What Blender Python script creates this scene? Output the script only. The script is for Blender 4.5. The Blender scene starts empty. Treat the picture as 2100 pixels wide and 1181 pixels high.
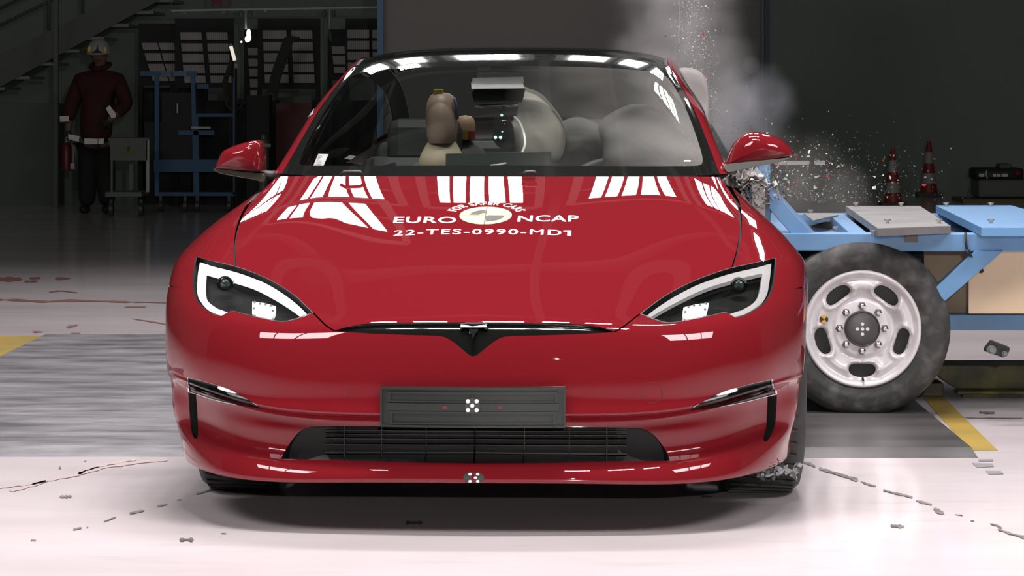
import bpy, bmesh, math, random
import numpy as np
from math import sin, cos, pi, radians, atan2, hypot
from mathutils import Vector, Matrix
from mathutils.geometry import delaunay_2d_cdt

# ------------------------------------------------------------------ camera
F = 5603.0            # focal length in pixels of the 2100 wide frame
CX, CY, CH = 1114.0, 190.0, 1.26
scene = bpy.context.scene
COL = scene.collection
cam_data = bpy.data.cameras.new('camera')
cam = bpy.data.objects.new('camera', cam_data)
COL.objects.link(cam)
cam.location = (0, 0, CH)
cam.rotation_euler = (pi / 2, 0, 0)
cam_data.sensor_width = 36.0
cam_data.lens = 36.0 * F / 2100.0
cam_data.shift_x = (1050.0 - CX) / 2100.0
cam_data.shift_y = -(590.5 - CY) / 2100.0
cam_data.clip_end = 200
scene.camera = cam

# ------------------------------------------------------------------ world, exposure
world = bpy.data.worlds.new('hall_ambient')
scene.world = world
world.use_nodes = True
bg = world.node_tree.nodes['Background']
bg.inputs[0].default_value = (0.80, 0.95, 0.84, 1)
bg.inputs[1].default_value = 0.02
scene.view_settings.view_transform = 'Standard'
scene.view_settings.look = 'None'
scene.view_settings.gamma = 1.0
scene.view_settings.use_curve_mapping = False
scene.view_settings.exposure = 0.0

# ------------------------------------------------------------------ helpers
rng = random.Random(7)
MATS = {}

def mat(name, col=(.5, .5, .5), rough=.5, metal=0.0, coat=0.0, coat_rough=.03, emit=None, estr=0.0,
        spec=.5, noise=None, bump=None, ior=1.5):
    """noise=(scale, colour2, lo, hi) mixes a second colour in; bump=(scale,strength)."""
    if name in MATS:
        return MATS[name]
    m = bpy.data.materials.new(name)
    m.use_nodes = True
    nt = m.node_tree
    p = nt.nodes['Principled BSDF']
    p.inputs['Base Color'].default_value = (*col, 1)
    p.inputs['Roughness'].default_value = rough
    p.inputs['Metallic'].default_value = metal
    p.inputs['Coat Weight'].default_value = coat
    p.inputs['Coat Roughness'].default_value = coat_rough
    p.inputs['Specular IOR Level'].default_value = spec
    p.inputs['IOR'].default_value = ior
    if emit:
        p.inputs['Emission Color'].default_value = (*emit, 1)
        p.inputs['Emission Strength'].default_value = estr
    if noise or bump:
        tc = nt.nodes.new('ShaderNodeTexCoord')
    if noise:
        n = nt.nodes.new('ShaderNodeTexNoise')
        n.inputs['Scale'].default_value = noise[0]
        n.inputs['Detail'].default_value = 5
        nt.links.new(tc.outputs['Object'], n.inputs['Vector'])
        r = nt.nodes.new('ShaderNodeValToRGB')
        r.color_ramp.elements[0].position = noise[2]
        r.color_ramp.elements[0].color = (*col, 1)
        r.color_ramp.elements[1].position = noise[3]
        r.color_ramp.elements[1].color = (*noise[1], 1)
        nt.links.new(n.outputs['Fac'], r.inputs['Fac'])
        nt.links.new(r.outputs['Color'], p.inputs['Base Color'])
    if bump:
        n2 = nt.nodes.new('ShaderNodeTexNoise')
        n2.inputs['Scale'].default_value = bump[0]
        n2.inputs['Detail'].default_value = 4
        nt.links.new(tc.outputs['Object'], n2.inputs['Vector'])
        b = nt.nodes.new('ShaderNodeBump')
        b.inputs['Strength'].default_value = bump[1]
        b.inputs['Distance'].default_value = .01
        nt.links.new(n2.outputs['Fac'], b.inputs['Height'])
        nt.links.new(b.outputs['Normal'], p.inputs['Normal'])
    MATS[name] = m
    return m

def glass_mat(name, tint=(.8, .85, .82), ior=1.5, rough=0.0, dirt=0.0, dirt_col=(.5, .48, .45), dirt_scale=1.5, grad=None, flat=None):
    m = bpy.data.materials.new(name)
    m.use_nodes = True
    nt = m.node_tree
    nt.nodes.clear()
    out = nt.nodes.new('ShaderNodeOutputMaterial')
    tr = nt.nodes.new('ShaderNodeBsdfTransparent'); tr.inputs[0].default_value = (*tint, 1)
    gl = nt.nodes.new('ShaderNodeBsdfGlossy'); gl.inputs['Roughness'].default_value = rough
    fr = nt.nodes.new('ShaderNodeFresnel'); fr.inputs['IOR'].default_value = ior
    mx = nt.nodes.new('ShaderNodeMixShader')
    if flat is None: nt.links.new(fr.outputs[0], mx.inputs[0])
    else: mx.inputs[0].default_value = flat
    nt.links.new(tr.outputs[0], mx.inputs[1]); nt.links.new(gl.outputs[0], mx.inputs[2])
    last = mx
    if dirt > 0:      # a film of dust lying on the glass
        df = nt.nodes.new('ShaderNodeBsdfDiffuse'); df.inputs[0].default_value = (*dirt_col, 1)
        tc = nt.nodes.new('ShaderNodeTexCoord')
        no = nt.nodes.new('ShaderNodeTexNoise'); no.inputs['Scale'].default_value = dirt_scale
        nt.links.new(tc.outputs['Object'], no.inputs['Vector'])
        mr = nt.nodes.new('ShaderNodeMapRange')
        mr.inputs['From Min'].default_value = .3; mr.inputs['From Max'].default_value = .7
        mr.inputs['To Min'].default_value = 0.0; mr.inputs['To Max'].default_value = dirt
        nt.links.new(no.outputs['Fac'], mr.inputs['Value'])
        fac = mr.outputs[0]
        if grad:      # more dust towards the struck side (object x)
            sx = nt.nodes.new('ShaderNodeSeparateXYZ'); nt.links.new(tc.outputs['Object'], sx.inputs[0])
            m2 = nt.nodes.new('ShaderNodeMapRange')
            m2.inputs['From Min'].default_value = grad[0]; m2.inputs['From Max'].default_value = grad[1]
            m2.inputs['To Min'].default_value = grad[2]; m2.inputs['To Max'].default_value = grad[3]
            nt.links.new(sx.outputs['X'], m2.inputs['Value'])
            mu = nt.nodes.new('ShaderNodeMath'); mu.operation = 'MULTIPLY'
            nt.links.new(mr.outputs[0], mu.inputs[0]); nt.links.new(m2.outputs[0], mu.inputs[1])
            fac = mu.outputs[0]
        m3 = nt.nodes.new('ShaderNodeMixShader')
        nt.links.new(fac, m3.inputs[0]); nt.links.new(mx.outputs[0], m3.inputs[1]); nt.links.new(df.outputs[0], m3.inputs[2])
        last = m3
    nt.links.new(last.outputs[0], out.inputs[0])
    MATS[name] = m
    return m

def link(name, verts, faces, m, parent=None, smooth=False, normals=None, loc=None, rot=None, label=None, mats=None, fmat=None):
    me = bpy.data.meshes.new(name)
    me.from_pydata([tuple(map(float, v)) for v in verts], [], [tuple(map(int, f)) for f in faces])
    if mats:
        for q in mats: me.materials.append(q)
        if fmat is not None:
            me.polygons.foreach_set('material_index', np.asarray(fmat, dtype=np.int32))
    elif m:
        me.materials.append(m)
    if smooth or normals is not None:
        me.polygons.foreach_set('use_smooth', [True] * len(me.polygons))
    me.update()
    if normals is not None:
        me.normals_split_custom_set_from_vertices([tuple(map(float, n)) for n in normals])
    o = bpy.data.objects.new(name, me)
    COL.objects.link(o)
    if parent: o.parent = parent
    if loc is not None: o.location = loc
    if rot is not None: o.rotation_euler = rot
    if label: o['label'] = label
    return o

class MB:
    """collects shapes for one mesh"""
    def __init__(self):
        self.v, self.f = [], []
    def add(self, v, f):
        b = len(self.v)
        self.v += [tuple(p) for p in v]
        self.f += [tuple(i + b for i in q) for q in f]
        return self
    def box(self, c, s, rot=None):
        sx, sy, sz = s[0] / 2, s[1] / 2, s[2] / 2
        vs = [Vector((x * sx, y * sy, z * sz)) for x in (-1, 1) for y in (-1, 1) for z in (-1, 1)]
        if rot is not None:
            R = rot if isinstance(rot, Matrix) else Matrix.Rotation(rot, 3, 'Z')
            vs = [R @ q for q in vs]
        vs = [q + Vector(c) for q in vs]
        return self.add(vs, [(0, 1, 3, 2), (4, 6, 7, 5), (0, 4, 5, 1), (2, 3, 7, 6), (0, 2, 6, 4), (1, 5, 7, 3)])
    def bar(self, a, b, w, h=None):
        """box-section bar from a to b"""
        a, b = Vector(a), Vector(b)
        h = h or w
        d = (b - a)
        L = d.length
        d.normalize()
        up = Vector((0, 0, 1)) if abs(d.z) < .95 else Vector((0, 1, 0))
        s = d.cross(up).normalized(); t = s.cross(d)
        vs = []
        for q in (a, b):
            for i, j in ((-1, -1), (1, -1), (1, 1), (-1, 1)):
                vs.append(q + s * (i * w / 2) + t * (j * h / 2))
        return self.add(vs, [(0, 1, 2, 3), (7, 6, 5, 4), (0, 4, 5, 1), (1, 5, 6, 2), (2, 6, 7, 3), (3, 7, 4, 0)])
    def tube(self, pts, r, n=10, cap=True):
        pts = [Vector(p) for p in pts]
        rs = r if isinstance(r, (list, tuple)) else [r] * len(pts)
        rings = []
        prev = None
        for i, p in enumerate(pts):
            d = (pts[min(i + 1, len(pts) - 1)] - pts[max(i - 1, 0)]).normalized()
            if prev is None:
                up = Vector((0, 0, 1)) if abs(d.z) < .9 else Vector((1, 0, 0))
                s = d.cross(up).normalized()
            else:
                s = (prev - d * prev.dot(d)).normalized()
            prev = s
            t = d.cross(s)
            rings.append([p + (s * cos(2 * pi * k / n) + t * sin(2 * pi * k / n)) * rs[i] for k in range(n)])
        vs = [q for rg in rings for q in rg]
        fs = []
        for i in range(len(pts) - 1):
            for k in range(n):
                k2 = (k + 1) % n
                fs.append((i * n + k, i * n + k2, (i + 1) * n + k2, (i + 1) * n + k))
        if cap:
            fs.append(tuple(range(n - 1, -1, -1)))
            fs.append(tuple((len(pts) - 1) * n + k for k in range(n)))
        return self.add(vs, fs)
    def lathe(self, prof, n=48, axis='Z', c=(0, 0, 0), close=False):
        """prof: (radius, along axis)"""
        vs, fs = [], []
        for r, h in prof:
            for k in range(n):
                a = 2 * pi * k / n
                p = {'Z': (r * cos(a), r * sin(a), h), 'Y': (r * cos(a), h, r * sin(a)), 'X': (h, r * cos(a), r * sin(a))}[axis]
                vs.append((p[0] + c[0], p[1] + c[1], p[2] + c[2]))
        m = len(prof)
        for i in range(m if close else m - 1):
            j = (i + 1) % m
            for k in range(n):
                k2 = (k + 1) % n
                fs.append((i * n + k, i * n + k2, j * n + k2, j * n + k))
        return self.add(vs, fs)
    def ball(self, c, r, nu=20, nv=12, R=None):
        r = r if isinstance(r, (tuple, list)) else (r, r, r)
        vs, fs = [], []
        for i in range(nv + 1):
            t = pi * i / nv
            for k in range(nu):
                a = 2 * pi * k / nu
                q = Vector((r[0] * sin(t) * cos(a), r[1] * sin(t) * sin(a), r[2] * cos(t)))
                if R is not None: q = R @ q
                vs.append(q + Vector(c))
        for i in range(nv):
            for k in range(nu):
                k2 = (k + 1) % nu
                fs.append((i * nu + k, (i + 1) * nu + k, (i + 1) * nu + k2, i * nu + k2))
        return self.add(vs, fs)
    def prism(self, poly, a, b, axis='Y'):
        """poly of 2D points extruded from a to b along an axis (Y: poly=(x,z); Z: (x,y); X: (y,z))"""
        n = len(poly)
        def P(p, h):
            return {'Y': (p[0], h, p[1]), 'Z': (p[0], p[1], h), 'X': (h, p[0], p[1])}[axis]
        vs = [P(p, a) for p in poly] + [P(p, b) for p in poly]
        fs = [tuple(range(n)), tuple(range(2 * n - 1, n - 1, -1))]
        fs += [(i, i + n, (i + 1) % n + n, (i + 1) % n) for i in range(n)]
        return self.add(vs, fs)
    def build(self, name, m, parent=None, smooth=False, bevel=0, loc=None, rot=None, label=None, angle=None):
        o = link(name, self.v, self.f, m, parent, smooth, loc=loc, rot=rot, label=label)
        bm = bmesh.new(); bm.from_mesh(o.data)
        bmesh.ops.remove_doubles(bm, verts=bm.verts, dist=1e-6)
        bmesh.ops.recalc_face_normals(bm, faces=bm.faces)
        if angle is not None:
            for e in bm.edges:
                if len(e.link_faces) == 2 and e.calc_face_angle(0) > angle: e.smooth = False
        bm.to_mesh(o.data); bm.free()
        if bevel:
            md = o.modifiers.new('bevel', 'BEVEL'); md.width = bevel; md.segments = 2; md.limit_method = 'ANGLE'; md.angle_limit = radians(40)
        return o

def tag(o, label=None, cat=None, group=None, kind=None):
    if label: o['label'] = label
    if cat: o['category'] = cat
    if group: o['group'] = group
    if kind: o['kind'] = kind
    return o

def empty(name, loc=(0, 0, 0), rz=0, label=None, cat=None, group=None):
    o = bpy.data.objects.new(name, None)
    COL.objects.link(o)
    o.location = loc; o.rotation_euler = (0, 0, rz)
    o.empty_display_size = .1
    return tag(o, label, cat, group)

def copy_tree(o, parent=None):
    c = o.copy(); COL.objects.link(c)
    if parent: c.parent = parent
    for ch in list(o.children): copy_tree(ch, c)
    return c

def at(px, py, Y):
    """the world point seen at a pixel of the photograph at distance Y"""
    return Vector(((px - CX) * Y / F, Y, CH - (py - CY) * Y / F))

def ground(px, py):
    Y = F * CH / (py - CY)
    return Vector(((px - CX) * Y / F, Y, 0))
LAMP = 3.0; SOFT = 200.0; FILL = 190.0; CLAMP_ = 650.0
# ------------------------------------------------------------------ lamps over the test area (they light everything)
lamp_case = mat('lamp_case', (.25, .26, .26), .5)
truss_mat = mat('truss_grey', (.45, .45, .44), .5)

def lamp_bank(cx, cy, cz, nx, ny, w, l, gx, gy, tilt, label):
    """rows of long lamp panels in a frame, tilted towards the car"""
    root = empty('lamp_bank', (cx, cy, cz), 0, label, 'lamp', 'lamp banks over the test area')
    root.rotation_euler = (-tilt, 0, 0)
    W = nx * w + (nx - 1) * gx; L = ny * l + (ny - 1) * gy
    f = MB()
    for s in (-1, 1):
        f.bar((s * (W / 2 + .14), -L / 2 - .2, .05), (s * (W / 2 + .14), L / 2 + .2, .05), .08, .08)
        f.bar((-W / 2 - .14, s * (L / 2 + .2), .05), (W / 2 + .14, s * (L / 2 + .2), .05), .08, .08)
    for i in range(ny):
        y = -L / 2 + l / 2 + i * (l + gy)
        f.bar((-W / 2 - .14, y, .14), (W / 2 + .14, y, .14), .05)
    f.build('lamp_frame', truss_mat, root)
    for i in range(nx):
        for j in range(ny):
            x = -W / 2 + w / 2 + i * (w + gx); y = -L / 2 + l / 2 + j * (l + gy)
            p = MB().box((x, y, .045), (w, l, .08)).build('lamp_panel', lamp_case, root)
            ld = bpy.data.lights.new('panel_light', 'AREA'); ld.shape = 'RECTANGLE'; ld.size = w * .97; ld.size_y = l * .97
            ld.energy = LAMP * l / .85; ld.color = (1.0, .955, .975); ld.spread = radians(110)
            lo = bpy.data.objects.new('light_source', ld); COL.objects.link(lo); lo.parent = p; lo.location = (x, y, -.002)
    return root

# ------------------------------------------------------------------ room
def floor_material():
    m = bpy.data.materials.new('floor_paint'); m.use_nodes = True
    nt = m.node_tree; p = nt.nodes['Principled BSDF']
    p.inputs['Roughness'].default_value = .13
    p.inputs['Specular IOR Level'].default_value = .5
    geo = nt.nodes.new('ShaderNodeNewGeometry')
    mp = nt.nodes.new('ShaderNodeMapping'); mp.inputs['Scale'].default_value = (.5, 1.1, 1)
    nt.links.new(geo.outputs['Position'], mp.inputs['Vector'])
    n1 = nt.nodes.new('ShaderNodeTexNoise'); n1.inputs['Scale'].default_value = 1.6; n1.inputs['Detail'].default_value = 6
    nt.links.new(mp.outputs[0], n1.inputs['Vector'])
    r = nt.nodes.new('ShaderNodeValToRGB')
    r.color_ramp.elements[0].position = .3; r.color_ramp.elements[0].color = (.67, .60, .603, 1)
    r.color_ramp.elements[1].position = .7; r.color_ramp.elements[1].color = (.80, .73, .737, 1)
    nt.links.new(n1.outputs['Fac'], r.inputs['Fac'])
    # fine scuffs drawn out along the driving direction
    mp2 = nt.nodes.new('ShaderNodeMapping'); mp2.inputs['Scale'].default_value = (1.1, 5, 1)
    nt.links.new(geo.outputs['Position'], mp2.inputs['Vector'])
    n2 = nt.nodes.new('ShaderNodeTexNoise'); n2.inputs['Scale'].default_value = 2.2; n2.inputs['Detail'].default_value = 8
    nt.links.new(mp2.outputs[0], n2.inputs['Vector'])
    r2 = nt.nodes.new('ShaderNodeValToRGB')
    r2.color_ramp.elements[0].position = .30; r2.color_ramp.elements[0].color = (.72, .68, .68, 1)
    r2.color_ramp.elements[1].position = .42; r2.color_ramp.elements[1].color = (1, 1, 1, 1)
    nt.links.new(n2.outputs['Fac'], r2.inputs['Fac'])
    mx = nt.nodes.new('ShaderNodeMix'); mx.data_type = 'RGBA'; mx.blend_type = 'MULTIPLY'; mx.inputs['Factor'].default_value = .22
    nt.links.new(r.outputs[0], mx.inputs['A']); nt.links.new(r2.outputs[0], mx.inputs['B'])
    nt.links.new(mx.outputs['Result'], p.inputs['Base Color'])
    b = nt.nodes.new('ShaderNodeBump'); b.inputs['Strength'].default_value = .04; b.inputs['Distance'].default_value = .01
    nt.links.new(n1.outputs['Fac'], b.inputs['Height']); nt.links.new(b.outputs[0], p.inputs['Normal'])
    return m

fl = MB().box((0, 17, -.1), (34, 42, .2)).build('floor', floor_material()); tag(fl, kind='structure')
BACK = 35.5
wall_m = mat('wall_paint', (.30, .35, .30), .7)
wall_d = mat('wall_dark', (.24, .29, .245), .7)
w = MB().box((0, BACK + .1, 4), (34, .2, 8)).build('wall_back', wall_m); tag(w, kind='structure')
w = MB().box((-9.6, 22, 4), (.2, 27, 8)).build('wall_left', wall_m); tag(w, kind='structure')
w = MB().box((9.2, 22, 4), (.2, 27, 8)).build('wall_right', wall_d); tag(w, kind='structure')

# steel beams of the roof
beam_m = mat('roof_beam', (.26, .27, .26), .55)
n_ = 0
for y_ in (11.5, 13.2, 15.0, 19.6, 22, 25, 28.8):
    o = MB().box((0, y_, 7.4), (18, .16, .28)).build('trim_%d' % n_, beam_m); tag(o, kind='structure'); n_ += 1
for x_ in (-6.5, -4.3, -2.2, 0.1, 1.25, 3.4, 5.2):
    o = MB().box((x_, 19, 7.2), (.12, 19, .16)).build('trim_%d' % n_, beam_m); tag(o, kind='structure'); n_ += 1
for cx_, cy_, ny_, nx_, lab in ((-2.72, 18.2, 2, 5, 'lamp bank at the far left end of the rear row'),
                 (-1.64, 18.2, 2, 5, 'second lamp bank from the left in the rear row'), (-.52, 18.2, 2, 5, 'middle lamp bank of the rear row'),
                 (.69, 18.2, 2, 5, 'third lamp bank from the right in the rear row'), (1.76, 18.2, 2, 5, 'second lamp bank from the right in the rear row'),
                 (2.85, 18.2, 2, 5, 'lamp bank at the far right end of the rear row'),
                 (2.6, 14.9, 1, 4, 'short lamp bank nearer the car on the right'), (-1.62, 15.7, 1, 4, 'short lamp bank nearer the car on the left')):
    lamp_bank(cx_, cy_, 6.2, nx_, ny_, .10, .85 if ny_ == 2 else .7, .03, .10, radians(35), lab)

def soft_lamp(x, y, z, n, w, l, gap, power, label, spread=125):
    root = empty('soft_lamp', (x, y, z), 0, label, 'lamp', 'soft lamps over the test area')
    W = n * w + (n - 1) * gap
    MB().bar((-W / 2, 0, .16), (W / 2, 0, .16), .06).build('lamp_bar', truss_mat, root)
    for i in range(n):
        cx = -W / 2 + w / 2 + i * (w + gap)
        mb = MB()
        for s in (-1, 1):
            mb.box((cx + s * (w / 2 + .015), 0, .05), (.02, l + .05, .14)); mb.box((cx, s * (l / 2 + .015), .05), (w + .05, .02, .14))
        mb.box((cx, 0, .11), (w, l, .02)); h = mb.build('lamp_housing', lamp_case, root)
        ld = bpy.data.lights.new('soft_lamp_light', 'AREA'); ld.shape = 'RECTANGLE'; ld.size = w; ld.size_y = l
        ld.energy = power / n; ld.color = (1.0, .945, .965); ld.spread = radians(spread)
        lo = bpy.data.objects.new('light_source', ld); COL.objects.link(lo); lo.parent = h; lo.location = (cx, 0, 0)
    return root
soft_lamp(0, 6.9, 6.4, 6, .34, .34, .22, SOFT, 'soft lamp over the floor before the car')
soft_lamp(0, 10.5, 6.4, 6, .34, .5, .22, SOFT, 'soft lamp over the roof of the car')
for s_, lab in ((-1, 'front fill lamp on the left side of the test area'), (1, 'front fill lamp on the right side of the test area')):
    r_ = soft_lamp(4.7 * s_, 4.4, 5.6, 3, 1.0, 1.8, .08, FILL, lab, 140); r_.rotation_euler = (radians(38), 0, radians(28) * s_)
# ================================================================== CAR
TH = math.atan((1325.0 - CX) / F)
NOSE = (-0.199, 7.75, 0.0)
cT, sT = cos(TH), sin(TH)

def car_world(P):
    P = np.asarray(P, float)
    return np.stack([NOSE[0] + P[..., 0] * cT + P[..., 1] * sT, NOSE[1] + P[..., 1] * cT - P[..., 0] * sT, P[..., 2]], -1)

def car_px(P):
    W = car_world(P)
    return np.stack([CX + F * W[..., 0] / W[..., 1], CY + F * (CH - W[..., 2]) / W[..., 1]], -1)

def car_at(px, py, y):
    """car-local point seen at a pixel, at local depth y"""
    # ray X = a*Y ; solve local y
    a = (px - CX) / F
    # local: X-n0 = x c + y s ; Y-n1 = y c - x s
    # n0 + x c + y s = a (n1 + y c - x s)
    x = (a * (NOSE[1] + y * cT) - NOSE[0] - y * sT) / (cT + a * sT)
    Y = NOSE[1] + y * cT - x * sT
    return Vector((x, y, CH - (py - CY) * Y / F))

class Surf:
    def __init__(self, rows, sym=True, it=3):
        self.T = np.array(rows, float)
        self.nr, self.nc = self.T.shape[:2]
        self.sym = sym
        P = self.T.copy()
        for _ in range(it):
            self.setP(P)
            U, V = np.meshgrid(np.arange(self.nc), np.arange(self.nr))
            S = self.ev(U.ravel().astype(float), V.ravel().astype(float)).reshape(P.shape)
            P = P + (self.T - S)
            if sym: P[:, 0, 0] = 0
        self.setP(P)
        self.grid()
    def setP(self, P):
        L = P[:, 1:2] * np.array([-1, 1, 1]) if self.sym else 2 * P[:, :1] - P[:, 1:2]
        Q = np.concatenate([L, P, 2 * P[:, -1:] - P[:, -2:-1]], 1)
        self.Q = np.concatenate([2 * Q[:1] - Q[1:2], Q, 2 * Q[-1:] - Q[-2:-1]], 0)
    @staticmethod
    def basis(t):
        return np.stack([(1 - t) ** 3, 3 * t ** 3 - 6 * t ** 2 + 4, -3 * t ** 3 + 3 * t ** 2 + 3 * t + 1, t ** 3], -1) / 6
    def ev(self, u, v):
        u = np.asarray(u, float); v = np.asarray(v, float)
        sg = np.ones_like(u)
        if self.sym:
            sg = np.where(u < 0, -1.0, 1.0); u = np.abs(u)
        iu = np.clip(np.floor(u).astype(int), 0, self.nc - 2); iv = np.clip(np.floor(v).astype(int), 0, self.nr - 2)
        bu = self.basis(u - iu); bv = self.basis(v - iv)
        R = np.zeros(u.shape + (3,))
        for a in range(4):
            for b in range(4):
                R += (bv[..., a] * bu[..., b])[..., None] * self.Q[iv + a, iu + b]
        R[..., 0] *= sg
        return R
    def normal(self, u, v):
        e = .02
        a = self.ev(u + e, v) - self.ev(u - e, v); b = self.ev(u, v + e) - self.ev(u, v - e)
        n = np.cross(a, b)
        l = np.linalg.norm(n, axis=-1, keepdims=True)
        return n / np.maximum(l, 1e-12)
    def grid(self):
        u = np.linspace(0, self.nc - 1, (self.nc - 1) * 20 + 1); v = np.linspace(0, self.nr - 1, (self.nr - 1) * 20 + 1)
        self.gu, self.gv = [a.ravel() for a in np.meshgrid(u, v)]
        self.gp = self.ev(self.gu, self.gv)
        self.gn = self.normal(self.gu, self.gv)
    def inv(self, pts, side=-1, proj=None, front=True, vmax=None):
        """(u,v) of surface points whose projection is pts; side -1 = left half seen in the photo"""
        sgn = np.array([side, 1, 1])
        pr = proj or car_px
        A = pr(self.gp * sgn)
        if front:
            camp = np.array([.49, -7.75, CH])
            ok = ((camp - self.gp * sgn) * (self.gn * sgn)).sum(-1) > 0
        else:
            ok = np.ones(len(A), bool)
        if vmax: ok &= self.gv <= vmax
        idx = np.where(ok)[0]
        out = []
        for q in np.asarray(pts, float):
            d = ((A[idx] - q) ** 2).sum(-1)
            k = idx[np.argmin(d)]
            u, v = self.gu[k], self.gv[k]
            for _ in range(8):
                e = 1e-3
                f0 = pr(self.ev(u, v) * sgn); fu = pr(self.ev(u + e, v) * sgn); fv = pr(self.ev(u, v + e) * sgn)
                J = np.stack([(fu - f0) / e, (fv - f0) / e], -1)
                if abs(np.linalg.det(J)) < 1e-9: break
                st = np.linalg.solve(J, q - f0)
                st = np.clip(st, -.08, .08)
                u = float(np.clip(u + st[0], 0, self.nc - 1)); v = float(np.clip(v + st[1], 0, self.nr - 1))
            out.append((u, v))
        return out

def cr(pts, closed=True, corners=(), n=6):
    """Catmull-Rom through pts; indices in corners stay sharp"""
    pts = [np.array(p, float) for p in pts]
    N = len(pts); out = []
    m = N if closed else N - 1
    for i in range(m):
        p1, p2 = pts[i], pts[(i + 1) % N]
        p0 = pts[i - 1] if (closed or i > 0) else p1
        p3 = pts[(i + 2) % N] if (closed or i + 2 < N) else p2
        if i in corners: p0 = p1 * 2 - p2 if False else p1 - (p2 - p1)
        if (i + 1) % N in corners: p3 = p2 + (p2 - p1)
        for k in range(n):
            t = k / n
            out.append(.5 * (2 * p1 + (p2 - p0) * t + (2 * p0 - 5 * p1 + 4 * p2 - p3) * t * t + (3 * p1 - p0 - 3 * p2 + p3) * t ** 3))
    if not closed: out.append(pts[-1])
    return [tuple(p) for p in out]

def inside(poly, pts):
    poly = np.asarray(poly, float); x, y = pts[:, 0], pts[:, 1]
    c = np.zeros(len(pts), bool)
    a = poly; b = np.roll(poly, -1, 0)
    for (x1, y1), (x2, y2) in zip(a, b):
        if y1 == y2: continue
        k = ((y1 > y) != (y2 > y)) & (x < (x2 - x1) * (y - y1) / (y2 - y1) + x1)
        c ^= k
    return c

def strip(line, w):
    """closed polygon around an open polyline; w a number or one per point"""
    L = np.asarray(line, float)
    ws = np.full(len(L), w) if np.isscalar(w) else np.asarray(w)
    d = np.gradient(L, axis=0); d /= np.maximum(np.linalg.norm(d, axis=1, keepdims=True), 1e-9)
    nrm = np.stack([-d[:, 1], d[:, 0]], -1) * ws[:, None] / 2
    return [tuple(p) for p in (L + nrm)] + [tuple(p) for p in (L - nrm)[::-1]]

def cdt_tris(cons, du, dv, bounds):
    """cons: list of (points, closed) in uv. returns verts (n,2), tris"""
    u0, u1, v0, v1 = bounds
    nu = max(2, int(round((u1 - u0) / du)) + 1); nv = max(2, int(round((v1 - v0) / dv)) + 1)
    gu, gv = np.meshgrid(np.linspace(u0, u1, nu), np.linspace(v0, v1, nv))
    g = np.stack([gu.ravel(), gv.ravel()], -1)
    edge = (g[:, 0] == u0) | (g[:, 0] == u1) | (g[:, 1] == v0) | (g[:, 1] == v1)
    cp = []
    for pts, closed in cons:
        p = np.asarray(pts, float)
        q = np.concatenate([p, p[:1]]) if closed else p
        for a, b in zip(q[:-1], q[1:]):
            k = max(1, int(np.ceil(max(abs(b[0] - a[0]) / du, abs(b[1] - a[1]) / dv))))
            for i in range(k + 1): cp.append(a + (b - a) * i / k)
    if cp:
        cp = np.array(cp)
        keep = np.ones(len(g), bool)
        cell = {}
        for p in cp: cell.setdefault((int(p[0] // du), int(p[1] // dv)), []).append(p)
        for i, q in enumerate(g):
            if edge[i]: continue
            a, b = int(q[0] // du), int(q[1] // dv)
            for x in (a - 1, a, a + 1):
                for y in (b - 1, b, b + 1):
                    for p in cell.get((x, y), ()):
                        if ((p[0] - q[0]) / du) ** 2 + ((p[1] - q[1]) / dv) ** 2 < .2: keep[i] = False
        g = g[keep]
    verts = [Vector((float(a), float(b))) for a, b in g]
    edges = []
    for pts, closed in cons:
        b = len(verts)
        for p in pts: verts.append(Vector((float(p[0]), float(p[1]))))
        n = len(pts)
        for i in range(n if closed else n - 1): edges.append((b + i, b + (i + 1) % n))
    r = delaunay_2d_cdt(verts, edges, [], 0, 1e-7, False)
    V = np.array([tuple(v) for v in r[0]])
    Fc = np.array([tuple(f) for f in r[2]])
    return V, Fc

def emit_uv(S, V, tris, off=0.0, sides=(1,)):
    """verts, faces, normals for both or one half of the car"""
    used = np.unique(tris); mp = -np.ones(len(V), int); mp[used] = np.arange(len(used))
    uv = V[used]
    P = S.ev(uv[:, 0], uv[:, 1]); N = S.normal(uv[:, 0], uv[:, 1])
    P = P + N * off
    t = mp[tris]
    # orient with the surface normal
    fn = np.cross(P[t[:, 1]] - P[t[:, 0]], P[t[:, 2]] - P[t[:, 0]])
    flip = (fn * N[t[:, 0]]).sum(-1) < 0
    t[flip] = t[flip][:, ::-1]
    vs, fs, ns = [], [], []
    for s in sides:
        b = len(vs)
        if s > 0:
            vs += P.tolist(); ns += N.tolist(); fs += (t + b).tolist()
        else:
            g = np.array([-1, 1, 1])
            if b:   # weld the centre line
                cen = np.abs(uv[:, 0]) < 1e-6
                idx = np.empty(len(P), int); k = b
                idx[cen] = np.where(cen)[0]
                nc = (~cen).sum(); idx[~cen] = b + np.arange(nc)
                vs += (P[~cen] * g).tolist(); ns += (N[~cen] * g).tolist(); fs += idx[t][:, ::-1].tolist()
            else:
                vs += (P * g).tolist(); ns += (N * g).tolist(); fs += t[:, ::-1].tolist()
    return vs, fs, ns

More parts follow.
